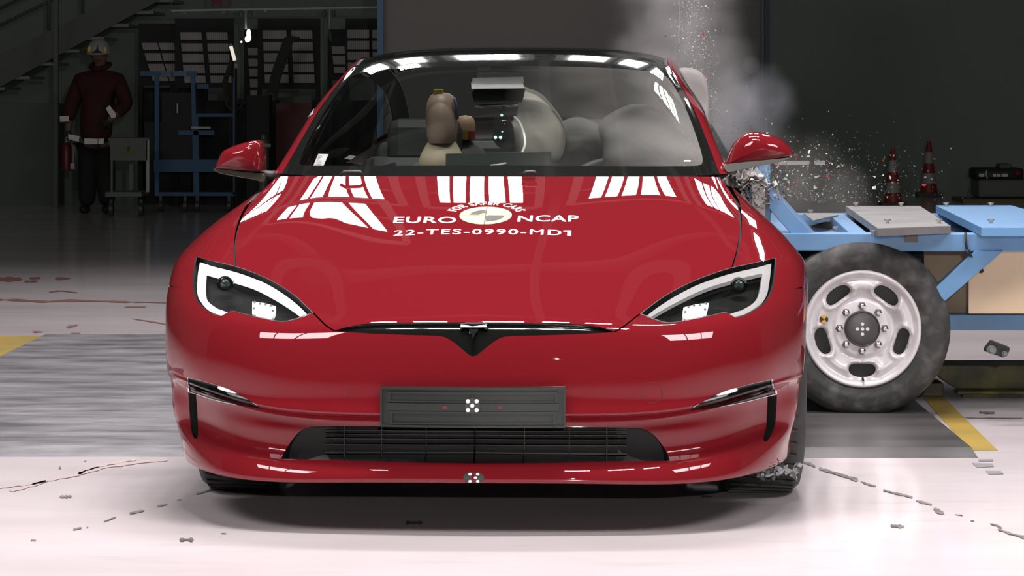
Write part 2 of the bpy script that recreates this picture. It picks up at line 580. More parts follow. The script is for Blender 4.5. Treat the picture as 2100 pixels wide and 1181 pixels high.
def patch(name, S, poly, off, m, parent, sides=(-1,), du=.1, dv=.1, holes=(), label=None, wall=None):
    """a piece of surface S inside a uv polygon, moved along the normal; wall=(depth) adds a skirt"""
    pl = np.asarray(poly, float)
    b = (max(0, pl[:, 0].min() - du), min(S.nc - 1, pl[:, 0].max() + du), max(0, pl[:, 1].min() - dv), min(S.nr - 1, pl[:, 1].max() + dv))
    V, T = cdt_tris([(poly, True)] + [(h, True) for h in holes], du, dv, b)
    c = V[T].mean(1)
    k = inside(poly, c)
    for h in holes: k &= ~inside(h, c)
    vs, fs, ns = emit_uv(S, V, T[k], off, sides)
    if wall is not None:
        for lp in [poly] + list(holes):
            for s in sides:
                w = skirt(S, lp, off, wall, s)
                bb = len(vs); vs += w[0]; ns += w[2]; fs += [[i + bb for i in f] for f in w[1]]
    return link(name, vs, fs, m, parent, normals=ns, label=label)

def skirt(S, poly, d0, d1, side):
    p = np.asarray(poly, float)
    P = S.ev(p[:, 0], p[:, 1]); N = S.normal(p[:, 0], p[:, 1])
    g = np.array([side, 1, 1])
    A = (P + N * d0) * g; B = (P + N * d1) * g
    n = len(p)
    tn = np.roll(A, -1, 0) - np.roll(A, 1, 0)
    wn = np.cross(tn, N * g); wn /= np.maximum(np.linalg.norm(wn, axis=1, keepdims=True), 1e-9)
    return A.tolist() + B.tolist(), [[i, (i + 1) % n, (i + 1) % n + n, i + n] for i in range(n)], wn.tolist() + wn.tolist()

def skirt_obj(name, S, poly, d0, d1, m, parent, sides=(-1,), closed=True):
    mb = MB()
    for s in sides:
        v, f, _ = skirt(S, poly, d0, d1, s)
        mb.add(v, f if closed else f[:-1])
    return link(name, mb.v, mb.f, m, parent, smooth=True)

# ---- body control net (half car): x across, y back from the nose, z up
def row(x, y, z): return list(zip(x, y, z))
Z = lambda v: [v] * 11
R = [
 row([0,.18,.36,.52,.65,.745,.815,.865,.89,.905,.92], [.07,.072,.08,.098,.14,.215,.31,.41,.485,.54,.60], Z(.168)),
 row([0,.18,.36,.52,.65,.75,.82,.87,.895,.91,.925], [.012,.014,.022,.041,.083,.158,.258,.364,.446,.508,.58], [.150,.150,.148,.145,.146,.150,.153,.155,.155,.156,.157]),
 row([0,.18,.36,.52,.652,.755,.828,.878,.902,.917,.930], [.008,.01,.018,.037,.08,.155,.255,.36,.443,.505,.578], [.178,.178,.176,.173,.174,.178,.184,.188,.19,.192,.195]),
 row([0,.18,.36,.52,.65,.75,.825,.885,.915,.93,.94], [.04,.042,.05,.066,.105,.175,.272,.368,.448,.510,.58], [.203,.203,.203,.205,.212,.224,.238,.245,.245,.245,.245]),
 row([0,.18,.36,.52,.642,.738,.808,.870,.920,.938,.946], [.070,.072,.080,.102,.148,.222,.310,.392,.452,.510,.577], [.226,.226,.226,.228,.235,.247,.262,.272,.275,.275,.275]),
 row([0,.18,.36,.52,.640,.735,.805,.868,.927,.946,.953], [.074,.076,.084,.106,.152,.228,.314,.392,.448,.508,.573], [.280,.280,.280,.283,.289,.300,.310,.318,.320,.320,.320]),
 row([0,.18,.36,.52,.645,.745,.82,.88,.928,.95,.958], [.05,.052,.06,.085,.135,.21,.29,.375,.44,.505,.57], [.322,.322,.322,.327,.340,.356,.366,.372,.374,.374,.372]),
 row([0,.18,.36,.53,.66,.765,.84,.90,.935,.957,.965], [.01,.013,.027,.058,.112,.185,.265,.355,.43,.50,.57], [.342,.342,.342,.348,.364,.385,.398,.404,.406,.406,.405]),
 row([0,.18,.36,.54,.675,.78,.855,.91,.945,.965,.972], [0,.003,.015,.046,.10,.175,.255,.35,.43,.505,.58], [.43,.43,.43,.432,.437,.445,.452,.457,.46,.46,.46]),
 row([0,.18,.36,.54,.68,.785,.86,.915,.95,.97,.977], [.004,.007,.02,.052,.105,.18,.26,.355,.44,.52,.605], [.52,.52,.52,.522,.525,.53,.535,.54,.54,.54,.535]),
 row([0,.18,.36,.53,.665,.775,.855,.915,.952,.975,.983], [.025,.028,.045,.082,.135,.21,.295,.39,.475,.56,.645], [.59,.59,.59,.592,.598,.607,.615,.62,.62,.615,.60]),
 row([0,.18,.36,.52,.65,.76,.845,.91,.952,.978,.988], [.065,.068,.09,.135,.19,.265,.355,.45,.535,.625,.71], [.632,.632,.63,.628,.635,.65,.665,.675,.675,.665,.645]),
 row([0,.18,.36,.515,.645,.755,.835,.90,.948,.98,.99], [.17,.175,.195,.24,.30,.37,.45,.54,.625,.715,.80], [.68,.679,.675,.675,.685,.705,.725,.735,.735,.715,.69]),
 row([0,.18,.36,.51,.64,.745,.82,.885,.945,.982,.99], [.36,.365,.385,.42,.47,.53,.60,.68,.77,.85,.92], [.75,.749,.744,.742,.748,.765,.783,.79,.775,.74,.725]),
 row([0,.18,.36,.51,.63,.73,.80,.865,.935,.978,.988], [.62,.62,.635,.66,.69,.73,.78,.84,.92,1.0,1.06], [.825,.824,.82,.82,.828,.84,.848,.845,.80,.735,.71]),
 row([0,.18,.36,.51,.62,.71,.775,.845,.915,.968,.982], [.92,.92,.925,.94,.955,.975,1.0,1.04,1.1,1.16,1.19], [.905,.905,.903,.903,.907,.91,.907,.882,.815,.72,.65]),
 row([0,.18,.36,.51,.62,.70,.745,.81,.88,.95,.975], [1.2,1.2,1.205,1.215,1.23,1.25,1.26,1.27,1.29,1.31,1.33], [.985,.985,.985,.985,.985,.983,.972,.915,.83,.69,.5]),
]
for i_, d_ in ((4, .004), (5, -.003), (6, .013)):   # flat recessed panel under the crease
    R[i_] = [(x_, y_ + d_ * (1 if j_ < 8 else .4), z_ + (.004 if i_ == 6 else 0)) for j_, (x_, y_, z_) in enumerate(R[i_])]
# a little more crown along the hood
for i_, d_ in ((10, -.005), (11, -.017), (12, -.021), (13, -.016), (14, -.003), (15, .0065)):
    for j_, w_ in enumerate((1, 1, 1, 1, .8, .4)):
        x_, y_, z_ = R[i_][j_]; R[i_][j_] = (x_, y_, z_ + d_ * w_)
for i_, d_ in ((7, -.016), (8, -.003)):      # bumper crease stands proud
    R[i_] = [(x_, y_ + d_ * (1 if j_ < 7 else .5), z_) for j_, (x_, y_, z_) in enumerate(R[i_])]
R.insert(8, [tuple(a * (1 - t) + b * t for a, b, t in zip(p, q, (.35, .2, .32))) for p, q in zip(R[7], R[8])])
B = Surf(R)
VM = B.nr - 1.0

# ---- greenhouse control net: windshield, roof, rear glass, pillars, side glass
G = [
 [(0,1.22,.985),(.3,1.235,.985),(.5,1.28,.985),(.66,1.36,.985),(.712,1.42,.985),(.768,1.47,.985),(.785,1.5,.95),(.80,1.5,.905)],
 [(0,1.45,1.12),(.285,1.465,1.12),(.475,1.51,1.118),(.625,1.585,1.113),(.672,1.64,1.108),(.722,1.69,1.10),(.765,1.72,1.02),(.81,1.72,.92)],
 [(0,1.72,1.265),(.27,1.735,1.263),(.445,1.775,1.258),(.58,1.845,1.247),(.622,1.89,1.238),(.672,1.94,1.225),(.75,1.97,1.09),(.82,1.97,.94)],
 [(0,2.03,1.398),(.25,2.04,1.394),(.41,2.075,1.385),(.52,2.13,1.368),(.56,2.165,1.355),(.605,2.2,1.335),(.72,2.22,1.15),(.83,2.2,.95)],
 [(0,2.5,1.433),(.25,2.5,1.43),(.41,2.52,1.42),(.52,2.54,1.403),(.565,2.55,1.388),(.61,2.56,1.365),(.73,2.56,1.16),(.84,2.5,.96)],
 [(0,3.1,1.42),(.25,3.1,1.417),(.41,3.1,1.407),(.52,3.1,1.39),(.565,3.1,1.375),(.61,3.1,1.35),(.735,3.1,1.15),(.86,3.1,.975)],
 [(0,3.8,1.33),(.25,3.8,1.327),(.40,3.8,1.317),(.50,3.8,1.30),(.545,3.8,1.285),(.59,3.8,1.26),(.73,3.8,1.10),(.86,3.8,.975)],
 [(0,4.45,1.14),(.25,4.45,1.137),(.40,4.44,1.13),(.50,4.43,1.12),(.56,4.42,1.11),(.62,4.41,1.09),(.74,4.4,1.03),(.85,4.4,.965)],
 [(0,4.9,1.07),(.25,4.9,1.067),(.40,4.88,1.06),(.50,4.86,1.05),(.56,4.85,1.04),(.62,4.84,1.02),(.74,4.82,.98),(.82,4.8,.94)],
]
GH = Surf(G)

# ---- materials
paint = mat('car_paint_red', (.168, .0088, .0135), .5, coat=1.0, coat_rough=.01, spec=0.0)
black_gloss = mat('black_gloss', (.008, .009, .008), .08, coat=.6)
black_plastic = mat('black_plastic', (.022, .024, .022), .45)
dark_gap = mat('dark_gap', (.006, .006, .006), .7)
chrome = mat('chrome', (.75, .75, .76), .12, metal=1.0)
rubber = mat('rubber', (.022, .023, .022), .62, noise=(9, (.05, .05, .047), .45, .75))
lens_glass = glass_mat('lens_glass', (.93, .95, .94), 1.5)
shield_glass = glass_mat('shield_glass', (.88, .92, .90), 1.52, dirt=.34, dirt_col=(.48, .46, .43), dirt_scale=2.0, grad=(.0, .6, 0.0, 1.0))
side_glass = glass_mat('side_glass', (.60, .65, .62), flat=.025)
roof_glass = glass_mat('roof_glass', (.45, .48, .46), 1.6)
drl_hot = mat('running_light_bright', (.9, .9, .9), .4, emit=(1, .95, .98), estr=1.25)  # left lamp: its reflected brightness is put into colour and glow
drl_dim = mat('running_light_soft', (.40, .38, .38), .5, emit=(1, .93, .93), estr=.30, spec=.2)
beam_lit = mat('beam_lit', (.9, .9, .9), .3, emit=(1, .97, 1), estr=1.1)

CAR = empty('car', NOSE, -TH, 'glossy red saloon car with a test number on its hood', 'car')

# ---- features traced in the left half of the photograph (pixels)
HL = cr([(402,526),(440,536),(482,546),(520,559),(560,577),(600,602),(628,627),(643,642),(628,647),(606,655),(580,660),(550,655),(500,644),(477,638),(466,641),(453,648),(430,640),(407,622),(397,600),(395,570),(398,545)],
        corners=(0, 7, 15), n=5)
GR = [(684,679),(712,670),(745,664.5),(800,662),(880,661),(970.5,660.5)]
GRb = [(970.5,735),(955,722),(932,703),(912,691.5),(890,688.5),(840,687),(760,684)]
INT = [(576,941),(582,929),(592,912),(606,893),(618,883),(632,877),(660,874),(785,874),(970.5,874),(970.5,950),(830,948),(700,944)]
SEAM_A = cr([(642,641),(652,651),(668,667),(686,679)], False, n=5)
SEAM_B = cr([(483,548),(481.5,520),(482,500),(486,472),(497,440),(513,414),(535,391),(556,371),(570,357)], False, n=5)
FOG = cr([(384,773),(412,780),(440,788.5),(468,798),(495,811),(520,826),(540,838.5),(520,836),(485,830),(440,820),(405,809),(386,803)], corners=(0, 6, 11), n=4)
SLOT = cr([(386,805),(402,809),(404.5,845),(406,880),(405,896),(399,899),(393,885),(389,850)], corners=(0, 1), n=4)

def uvs(px, side=-1, S=B): return S.inv(px, side)
def half_fix(p):   # snap the centre-line points
    return [(0.0 if u < .045 else u, v) for u, v in p]
HLu = uvs(HL)
GRu = half_fix(uvs(cr(GR, False, n=5))) + half_fix(uvs(cr(GRb, False, n=5)))
INTu = half_fix(uvs(cr(INT, True, corners=(0, 7, 8, 9), n=4)))
SA = uvs(SEAM_A); SB = uvs(SEAM_B)
SAs = uvs(strip(SEAM_A, 3.0))
wB = np.interp(np.linspace(0, 1, len(SEAM_B)), [0, .3, .6, 1], [3.5, 4.5, 5, 3])
SBs = uvs(strip(SEAM_B, wB))
FOGu = uvs(FOG); SLu = uvs(SLOT)
fend_line = [HLu[-10], ] 
k_out = min(range(len(HL)), key=lambda i: hypot(HL[i][0] - 397, HL[i][1] - 600))
fl_v = HLu[k_out]
FEN_LINE = [fl_v, (fl_v[0] + .6, fl_v[1] - .05), (10.0, fl_v[1] + .1)]

cons = [(HLu, True), (GRu, True), (INTu, True), (SAs, True), (SBs, True), (FOGu, True), (SLu, True), (FEN_LINE, False)]
V, T = cdt_tris(cons, .07, .07, (0, 10, 0, VM))
C = V[T].mean(1)
holes = inside(HLu, C) | inside(GRu, C) | inside(INTu, C) | inside(FOGu, C) | inside(SLu, C)
gap = (inside(SAs, C) | inside(SBs, C)) & ~holes
top_hl = [p for p, q in zip(HLu, HL) if q[1] <= 643 and q[0] >= 483 and (q[1] - 526) < (q[0] - 402) * .60 + 4]
i0 = min(range(len(HL)), key=lambda i: hypot(HL[i][0] - 482, HL[i][1] - 546)); i1 = min(range(len(HL)), key=lambda i: hypot(HL[i][0] - 643, HL[i][1] - 642))
HOODu = [(0.0, VM + .01), (SB[-1][0], VM + .01)] + SB[::-1] + HLu[i0:i1 + 1] + SA + uvs(cr(GR, False, n=5)) + [(0.0, GRu[len(cr(GR, False, n=5)) - 1][1])]
hood = inside(HOODu, C) & ~holes & ~gap
FENu = [(10.01, VM + .01), (SB[-1][0], VM + .01)] + SB[::-1] + HLu[i0::-1] + HLu[:k_out - 1:-1] + FEN_LINE[1:]
fender = inside(FENu, C) & ~holes & ~gap & ~hood
bumper = ~(holes | gap | hood | fender)

def part_uv(name, mask, sides, m, off=0.0, parent=CAR, label=None):
    v, f, n = emit_uv(B, V, T[mask], off, sides)
    return link(name, v, f, m, parent, normals=n, label=label)
hood_o = part_uv('hood', hood, (1, -1), paint)
part_uv('front_bumper', bumper, (1, -1), paint)
for s in (-1, 1): part_uv('front_fender', fender, (s,), paint)
part_uv('panel_gap', gap, (1, -1), dark_gap, -.012)

# ---- headlights
def inset(px, cxy, k):
    return [(cxy[0] + (x - cxy[0]) * k, cxy[1] + (y - cxy[1]) * k) for x, y in px]
DRL_o = [(407.5,532),(402.5,558),(400.5,585),(402,600),(409,614),(430,632),(452,643),(472,637)]
DRL_i = [(443,627),(426,615),(418,602),(416,587),(417,568),(419,552),(438,556),(462,562),(519,579.5),(559,600),(591,620),(612,635),(625,645)]
DRL_t = [(633,643),(612,622),(586,601),(560,584),(535,571),(486,553),(438,541)]
drl = uvs(cr(DRL_o + DRL_i + DRL_t, corners=(0, 7, 8, 13, 20, 21), n=4))
BEAM = uvs([(516,601),(540,604),(563,610.5),(562,622),(559,629),(545,637),(530,636),(515,626)])
STRIP = uvs([(513,636),(535,639),(562,645),(560,650),(535,648),(512,642)])
for s, dm in ((-1, drl_hot), (1, drl_dim)):
    hl = patch('headlight', B, HLu, -.055, mat('lamp_inner', (.010, .011, .010), .55, spec=.2), CAR, (s,), wall=0.0)
    patch('running_light', B, drl, -.010, dm, hl, (s,), wall=-.022, du=.06, dv=.06, label='white C-shaped daytime running light')
    patch('beam_reflector', B, BEAM, -.028, beam_lit, hl, (s,), wall=-.04, du=.06, dv=.06, label='bright lit beam reflector')
    patch('chrome_strip', B, STRIP, -.012, chrome, hl, (s,), wall=-.03, du=.06, dv=.06)
    # LED cells in the reflector
    mb = MB()
    for (a, b) in [(521,605),(532,608),(543,609),(553,612),(519,617),(557,622)]:
        u, v = uvs([(a, b)])[0]
        p = (B.ev(np.array([u]), np.array([v]))[0] - .0) + B.normal(np.array([u]), np.array([v]))[0] * -.024
        p = p * np.array([s, 1, 1]); mb.ball(p, .004, 8, 6)
    for _i in (0,): pass
    mb.build('beam_cell', mat('cell_grey', (.25, .28, .27), .3), hl, smooth=True)
    u, v = uvs([(459, 584)])[0]
    p = B.ev(np.array([u]), np.array([v]))[0]; p = p * np.array([s, 1, 1]) + np.array([0, .035, 0])
    MB().ball(p, (.019, .016, .019), 20, 14).build('projector_lens', mat('projector', (.05, .07, .065), .03, coat=1), hl, smooth=True)
    MB().lathe([(.020, -.012), (.025, -.012), (.025, .01), (.020, .01)], 28, 'Y', p, True).build('projector_ring', mat('dark_chrome', (.12, .12, .12), .2, metal=1), hl, smooth=True, angle=.6)
    patch('lens', B, HLu, -.0015, lens_glass, hl, (s,), label='clear headlight lens')
    gas = uvs(inset(HL, (520, 600), .978))
    patch('lens_gasket', B, HLu, .0006, black_plastic, hl, (s,), holes=[gas])

# ---- nose trim with the T emblem
nt_ = patch('nose_trim', B, GRu, -.012, black_gloss, CAR, (1, -1), wall=0.0, label='gloss black trim bar with a V in the middle')
edge_line = uvs(cr([(690,681.5),(760,685.5),(840,688.5),(890,690),(912,693),(932,704.5),(955,723.5),(970.5,737)], False, n=5))
# emblem: a T with a curved bar above it
def emb(pts): return half_fix(uvs(pts))
T1 = emb(cr([(970.5,675),(962,674),(951,672.5),(946,677),(943.5,672),(947,668.5),(958,669),(970.5,671)], True, corners=(0, 7), n=3))
T2 = emb(cr([(970.5,666.5),(958,665.5),(946,667),(944.5,664.6),(958,662.6),(970.5,663)], True, corners=(0, 5), n=3))
T3 = emb([(970.5,722),(968.5,712),(966,695),(963.5,680),(962,676),(966,676.5),(970.5,678)])
em = patch('emblem', B, T3, .004, chrome, nt_, (1, -1), du=.03, dv=.03, wall=-.012, label='chrome T-shaped emblem')
e1 = patch('emblem_wing', B, T1, .003, chrome, nt_, (1, -1), du=.03, dv=.03, wall=-.012)
e2 = patch('emblem_arc', B, T2, .003, chrome, nt_, (1, -1), du=.03, dv=.03, wall=-.012)

# ---- lower intake
it = patch('air_intake', B, INTu, -.05, mat('grille_black', (.013, .014, .013), .5), CAR, (1, -1), wall=0.0, label='black lower grille with slats')
core = half_fix(uvs([(682,876),(700,876),(970.5,876),(970.5,948),(830,945),(690,942),(678,920)]))
patch('grille_core', B, core, -.047, dark_gap, it, (1, -1))
for i, yy in enumerate((884, 893, 903, 914, 925, 936)):
    ln = half_fix(uvs(strip([(662, yy), (720, yy + 1), (800, yy + 1.5), (880, yy + 2), (970.5, yy + 2)], 1.7)))
    patch('slat', B, ln, -.026, mat('slat_black', (.008, .009, .008), .5), it, (1, -1), wall=-.042, du=.2, dv=.1)
for xx in (703, 780, 872, 970.3):
    ln = half_fix(uvs(strip([(xx, 877), (xx, 910), (xx, 945)], 1.6)))
    if xx > 960:
        va, vb = uvs([(969, 877)])[0][1], uvs([(969, 947)])[0][1]
        ln = [(0, va), (.010, va), (.010, vb), (0, vb)]
    for s in (((1, -1),) if xx > 960 else ((1,), (-1,))): patch('upright', B, ln, -.028, MATS['slat_black'], it, s, wall=-.04, du=.1, dv=.2)

# ---- corner lights and air slots
for s in (-1, 1):
    fo = patch('corner_light', B, FOGu, -.03, mat('lamp_bowl', (.045, .047, .045), .25, metal=.6), CAR, (s,), wall=0.0, du=.08, dv=.06)
    tipp = uvs(cr([(455,795),(478,803),(500,815),(520,827),(536,838),(512,834),(480,828),(462,820)], True, n=3))
    patch('lamp_reflector', B, tipp, -.016, mat('reflector_grey', (.40, .42, .40), .25, metal=.9), fo, (s,), du=.08, dv=.06, wall=-.028)
    hot = uvs(cr([(444,792.5),(460,796),(478,802.5),(476,806),(458,801.5),(444,797)], True, n=3))
    patch('lit_bar', B, hot, -.008, beam_lit, fo, (s,), du=.08, dv=.06, wall=-.014)
    patch('lens', B, FOGu, -.001, lens_glass, fo, (s,), du=.08, dv=.06)
    rim = uvs(inset(FOG, (455, 803), .965))
    patch('lens_rim', B, FOGu, .001, chrome, fo, (s,), holes=[rim], du=.08, dv=.06)
    patch('air_slot', B, SLu, -.06, black_plastic, CAR, (s,), wall=0.0, du=.08, dv=.06)

# tow-eye cover and parking sensors (fine rings)
ring_m = mat('panel_line', (.10, .004, .007), .5)
def ring(name, c, r, w, side, parent=CAR):
    n = 40
    o = uvs([(c[0] + r * cos(2 * pi * k / n), c[1] + r * sin(2 * pi * k / n)) for k in range(n)], side)
    i = uvs([(c[0] + (r - w) * cos(2 * pi * k / n), c[1] + (r - w) * sin(2 * pi * k / n)) for k in range(n)], side)
    return patch(name, B, o, .0006, ring_m, parent, (side,), holes=[i], du=.05, dv=.05)
ring('tow_eye_cover', (1337, 805), 22, 1.4, 1)
ring('parking_sensor', (719, 806), 6, 1.2, -1); ring('parking_sensor', (1231, 804), 6, 1.2, 1)

# ---- plate holder, bent with the bumper
def holder_y(x): return -.024 + .22 * x * x
mb = MB(); nx, W2, z0, z1 = 28, .263, .313, .426
def hp(x, z, d): return (x, holder_y(x) - d, z)
def hbox(x0, x1, za, zb, d0, d1):
    n = max(1, int((x1 - x0) / .02)); b = len(mb.v); vs = []
    for i in range(n + 1):
        x = x0 + (x1 - x0) * i / n
        vs += [hp(x, za, d0), hp(x, zb, d0), hp(x, zb, d1), hp(x, za, d1)]
    fs = []
    for i in range(n):
        a = i * 4; c = a + 4
        fs += [(a, a + 1, c + 1, c), (a + 1, a + 2, c + 2, c + 1), (a + 2, a + 3, c + 3, c + 2), (a + 3, a, c, c + 3)]
    fs += [(0, 3, 2, 1), (n * 4, n * 4 + 1, n * 4 + 2, n * 4 + 3)]
    mb.add(vs, fs)
hbox(-W2, W2, z0, z1, -.02, 0)
for (a, b, c, d) in [(-W2, W2, z0, z0 + .006), (-W2, W2, z1 - .006, z1), (-W2, -W2 + .006, z0, z1), (W2 - .006, W2, z0, z1),
                     (-.240, .240, .352, .358), (-.240, .240, .408, .413), (-.240, .240, .384, .388), (-.235, .235, .322, .326),
                     (-.240, -.234, .384, .413), (.234, .240, .384, .413), (-.235, -.229, .322, .352), (.229, .235, .322, .352),
                     (-.245, .245, .360, .381)]:
    hbox(a, b, c, d, 0, .006)
plate = mb.build('plate_holder', mat('holder_plastic', (.020, .025, .022), .36, spec=.35), CAR, bevel=.001, label='empty dark grey number plate holder')
mk = mat('marker_white', (.85, .85, .85), .5); mk_d = mat('marker_dark', (.03, .032, .03), .5)
mb = MB(); mb.lathe([(.0, -.033), (.021, -.033), (.021, -.018), (0, -.018)], 32, 'Y', (0, 0, .376))
mb.bar((0, -.032, .348), (0, -.032, .404), .002, .004)
tm = mb.build('target_marker', mk_d, plate)
TM_ = 0
for dx, dz in ((0, 0), (-.0125, .0125), (.0125, .0125), (-.0125, -.0125), (.0125, -.0125)):
    MB().lathe([(0, -.0345), (.0058, -.0345), (.0058, -.030), (0, -.030)], 16, 'Y', (dx, 0, .376 + dz)).build('marker_dot', mk, tm)
for x in (-.078, .078):
    MB().box((x, holder_y(x) - .0062, .370), (.013, .002, .008)).build('screw_slot', mat('slot_red', (.12, .01, .012), .5), plate)

# ---- target sticker on the lip
def disc_uv(c, r, side=1, n=24, ry=None):
    return uvs([(c[0] + r * cos(2 * pi * k / n), c[1] + (ry or r) * sin(2 * pi * k / n)) for k in range(n)], side)
lipm = patch('target_marker', B, uvs([(971,970),(975,969),(985,970),(992,975),(993,981),(988,988),(975,989.5),(971,989)], 1) , .001, mk_d, CAR, (1,), du=.04, dv=.04, label='black target sticker with white dots on the lip')
for c in ((964.5,972.5),):
    pass
for (a, b) in ((979.8,972.8),(975.2,979.6),(979.8,986.4)):
    patch('marker_dot', B, disc_uv((a, b), 3.6, 1, 16, 2.6), .0018, mk, lipm, (1,), du=.02, dv=.02)
lip2 = patch('target_marker', B, uvs([(970,970),(966,969),(956,970),(951,975),(950,981),(955,988),(966,989.5),(970,989)], -1), .001, mk_d, CAR, (-1,), du=.04, dv=.04)
for (a, b) in ((964,972.8),(964,986.4)):
    patch('marker_dot', B, disc_uv((a, b), 3.6, -1, 16, 2.6), .0018, mk, lip2, (-1,), du=.02, dv=.02)
# ---- decal on the hood: wording and roundel
def xy_of(px, py):
    side = 1 if px >= 985 else -1
    u, v = uvs([(px, py)], side)[0]
    p = B.ev(np.array([u]), np.array([v]))[0]
    return p[0] * side, p[1]
white_vinyl = mat('white_vinyl', (.88, .87, .88), .45)
def on_hood(xy, off=.0012):
    xy = np.asarray(xy, float)
    a = np.stack([np.abs(xy[:, 0]), xy[:, 1]], -1)
    key = B.gp[:, :2]
    out = []
    sel = np.where((B.gv > 10) & (B.gu < 5.5))[0]
    for q, s in zip(a, np.sign(xy[:, 0])):
        k = sel[np.argmin(((key[sel] - q) ** 2).sum(-1))]
        u, v = B.gu[k], B.gv[k]
        for _ in range(5):
            e = 1e-3
            f0 = B.ev(u, v)[:2]; J = np.stack([(B.ev(u + e, v)[:2] - f0) / e, (B.ev(u, v + e)[:2] - f0) / e], -1)
            st = np.clip(np.linalg.solve(J, q - f0), -.1, .1); u += st[0]; v += st[1]
        p = B.ev(u, v) + B.normal(np.array(u), np.array(v)) * off
        out.append((p[0] * (s if s else 1), p[1], p[2]))
    return out

def text_mesh(s, bold=0.0, space=1.0):
    cu = bpy.data.curves.new('txt', 'FONT'); cu.body = s; cu.size = 1; cu.offset = bold; cu.space_character = space
    cu.resolution_u = 4
    o = bpy.data.objects.new('txt', cu); COL.objects.link(o)
    dg = bpy.context.evaluated_depsgraph_get(); dg.update()
    me = bpy.data.meshes.new_from_object(o.evaluated_get(dg))
    bm = bmesh.new(); bm.from_mesh(me)
    vs = [tuple(v.co) for v in bm.verts]; fs = [tuple(v.index for v in f.verts) for f in bm.faces]
    bm.free(); bpy.data.meshes.remove(me); bpy.data.objects.remove(o); bpy.data.curves.remove(cu)
    return np.array(vs), fs

def hood_text(name, s, pxl, pxr, base, top, bold, space=1.0, m=white_vinyl, thick=.014, one=False):
    """lay wording on the hood between two measured hood points"""
    v, f = text_mesh(s, bold, space)
    if one:      # a figure 1 with a flag closes the number
        h = v[:, 1].max(); x0 = v[:, 0].max() + .12; b_ = len(v); f = list(f) + [(b_, b_ + 1, b_ + 2, b_ + 3), (b_ + 4, b_ + 5, b_ + 6, b_ + 7)]
        v = np.concatenate([v, np.array([(x0 + .20, 0, 0), (x0 + .36, 0, 0), (x0 + .36, h, 0), (x0 + .20, h, 0), (x0, h * .74, 0), (x0 + .20, h * .80, 0), (x0 + .22, h, 0), (x0, h * .94, 0)])])
    n0 = len(v); f = list(f)   # strokes thickened by overlaying the letters slightly shifted
    v = np.concatenate([v + np.array([dx * thick, dy * thick * .6, 0]) for dx, dy in ((0, 0), (1, 0), (-1, 0), (0, 1), (0, -1), (.5, 0), (-.5, 0))])
    f = [tuple(i + k * n0 for i in q) for k in range(7) for q in f]
    lo, hi = v[:, :2].min(0), v[:, :2].max(0)
    a = xy_of(pxl, base); b = xy_of(pxr, base); c = xy_of((pxl + pxr) / 2, top); mid = ((a[0] + b[0]) / 2, (a[1] + b[1]) / 2)
    t = (v[:, :2] - lo) / (hi - lo)
    X = a[0] + (b[0] - a[0]) * t[:, 0]
    Y = a[1] + (b[1] - a[1]) * t[:, 0] + (c[1] - mid[1]) * t[:, 1]
    P = on_hood(np.stack([X, Y], -1))
    P = [(p[0], p[1], p[2] + 1.5e-5 * (i // n0)) for i, p in enumerate(P)]
    return link(name, P, f, m, CAR)
hood_text('lettering', 'EURO', 806, 934, 458.5, 445, .006, 1.08)
hood_text('lettering', 'NCAP', 1061, 1186, 455.5, 442, .006, 1.08)
hood_text('test_number', '22-TES-0990-MD', 806, 1171, 484.5, 470.5, 0.0, 1.18, thick=.015, one=True)

ctr = xy_of(994, 441); e1 = xy_of(942.5, 441); e2 = xy_of(1050, 441); tp = xy_of(994, 424.5); bt = xy_of(994, 460.5)
rcx, rcy = (e1[0] + e2[0]) / 2, (tp[1] + bt[1]) / 2
rx, ry = (e2[0] - e1[0]) / 2, (tp[1] - bt[1]) / 2
def sector(a0, a1, r0, r1, n=24):
    pts = [(r1 * cos(a0 + (a1 - a0) * k / n), r1 * sin(a0 + (a1 - a0) * k / n)) for k in range(n + 1)]
    pts += [(r0 * cos(a1 + (a0 - a1) * k / n), r0 * sin(a1 + (a0 - a1) * k / n)) for k in range(n + 1)]
    fs = [(k, k + 1, 2 * n - k, 2 * n + 1 - k) for k in range(n)]
    return np.array(pts), fs
def decal(name, pts, fs, m, off, parent):
    P = on_hood(np.stack([rcx + np.array(pts)[:, 0] * rx, rcy + np.array(pts)[:, 1] * ry], -1), off)
    return link(name, P, fs, m, parent)
def disc(n=40, rings=6, r=1.0):
    p = [(0, 0)]; f = []
    for i in range(1, rings + 1):
        for k in range(n): p.append((r * i / rings * cos(2 * pi * k / n), r * i / rings * sin(2 * pi * k / n)))
    for k in range(n): f.append((0, 1 + k, 1 + (k + 1) % n))
    for i in range(rings - 1):
        for k in range(n):
            k2 = (k + 1) % n; f.append((1 + i * n + k, 1 + (i + 1) * n + k, 1 + (i + 1) * n + k2, 1 + i * n + k2))
    return p, f
ro = decal('roundel', *disc(), mat('roundel_yellow', (.72, .64, .26), .45), .0010, CAR); ro['label'] = 'pale yellow roundel with black quarters'
decal('roundel_quarter', *sector(pi / 2 + .06, pi - .05, .25, .62), mat('roundel_black', (.03, .03, .028), .5), .0016, ro)
decal('roundel_quarter', *sector(-pi / 2 + .06, -.08, .12, .72), MATS['roundel_black'], .0016, ro)
decal('roundel_cross', np.array([(-.022, -1), (.022, -1), (.022, 1), (-.022, 1)]), [(0, 1, 2, 3)], MATS['roundel_black'], .0018, ro)
decal('roundel_cross', np.array([(-1, -.02), (1, -.02), (1, .03), (-1, .03)]), [(0, 1, 2, 3)], mat('roundel_line', (.45, .40, .15), .5), .0017, ro)
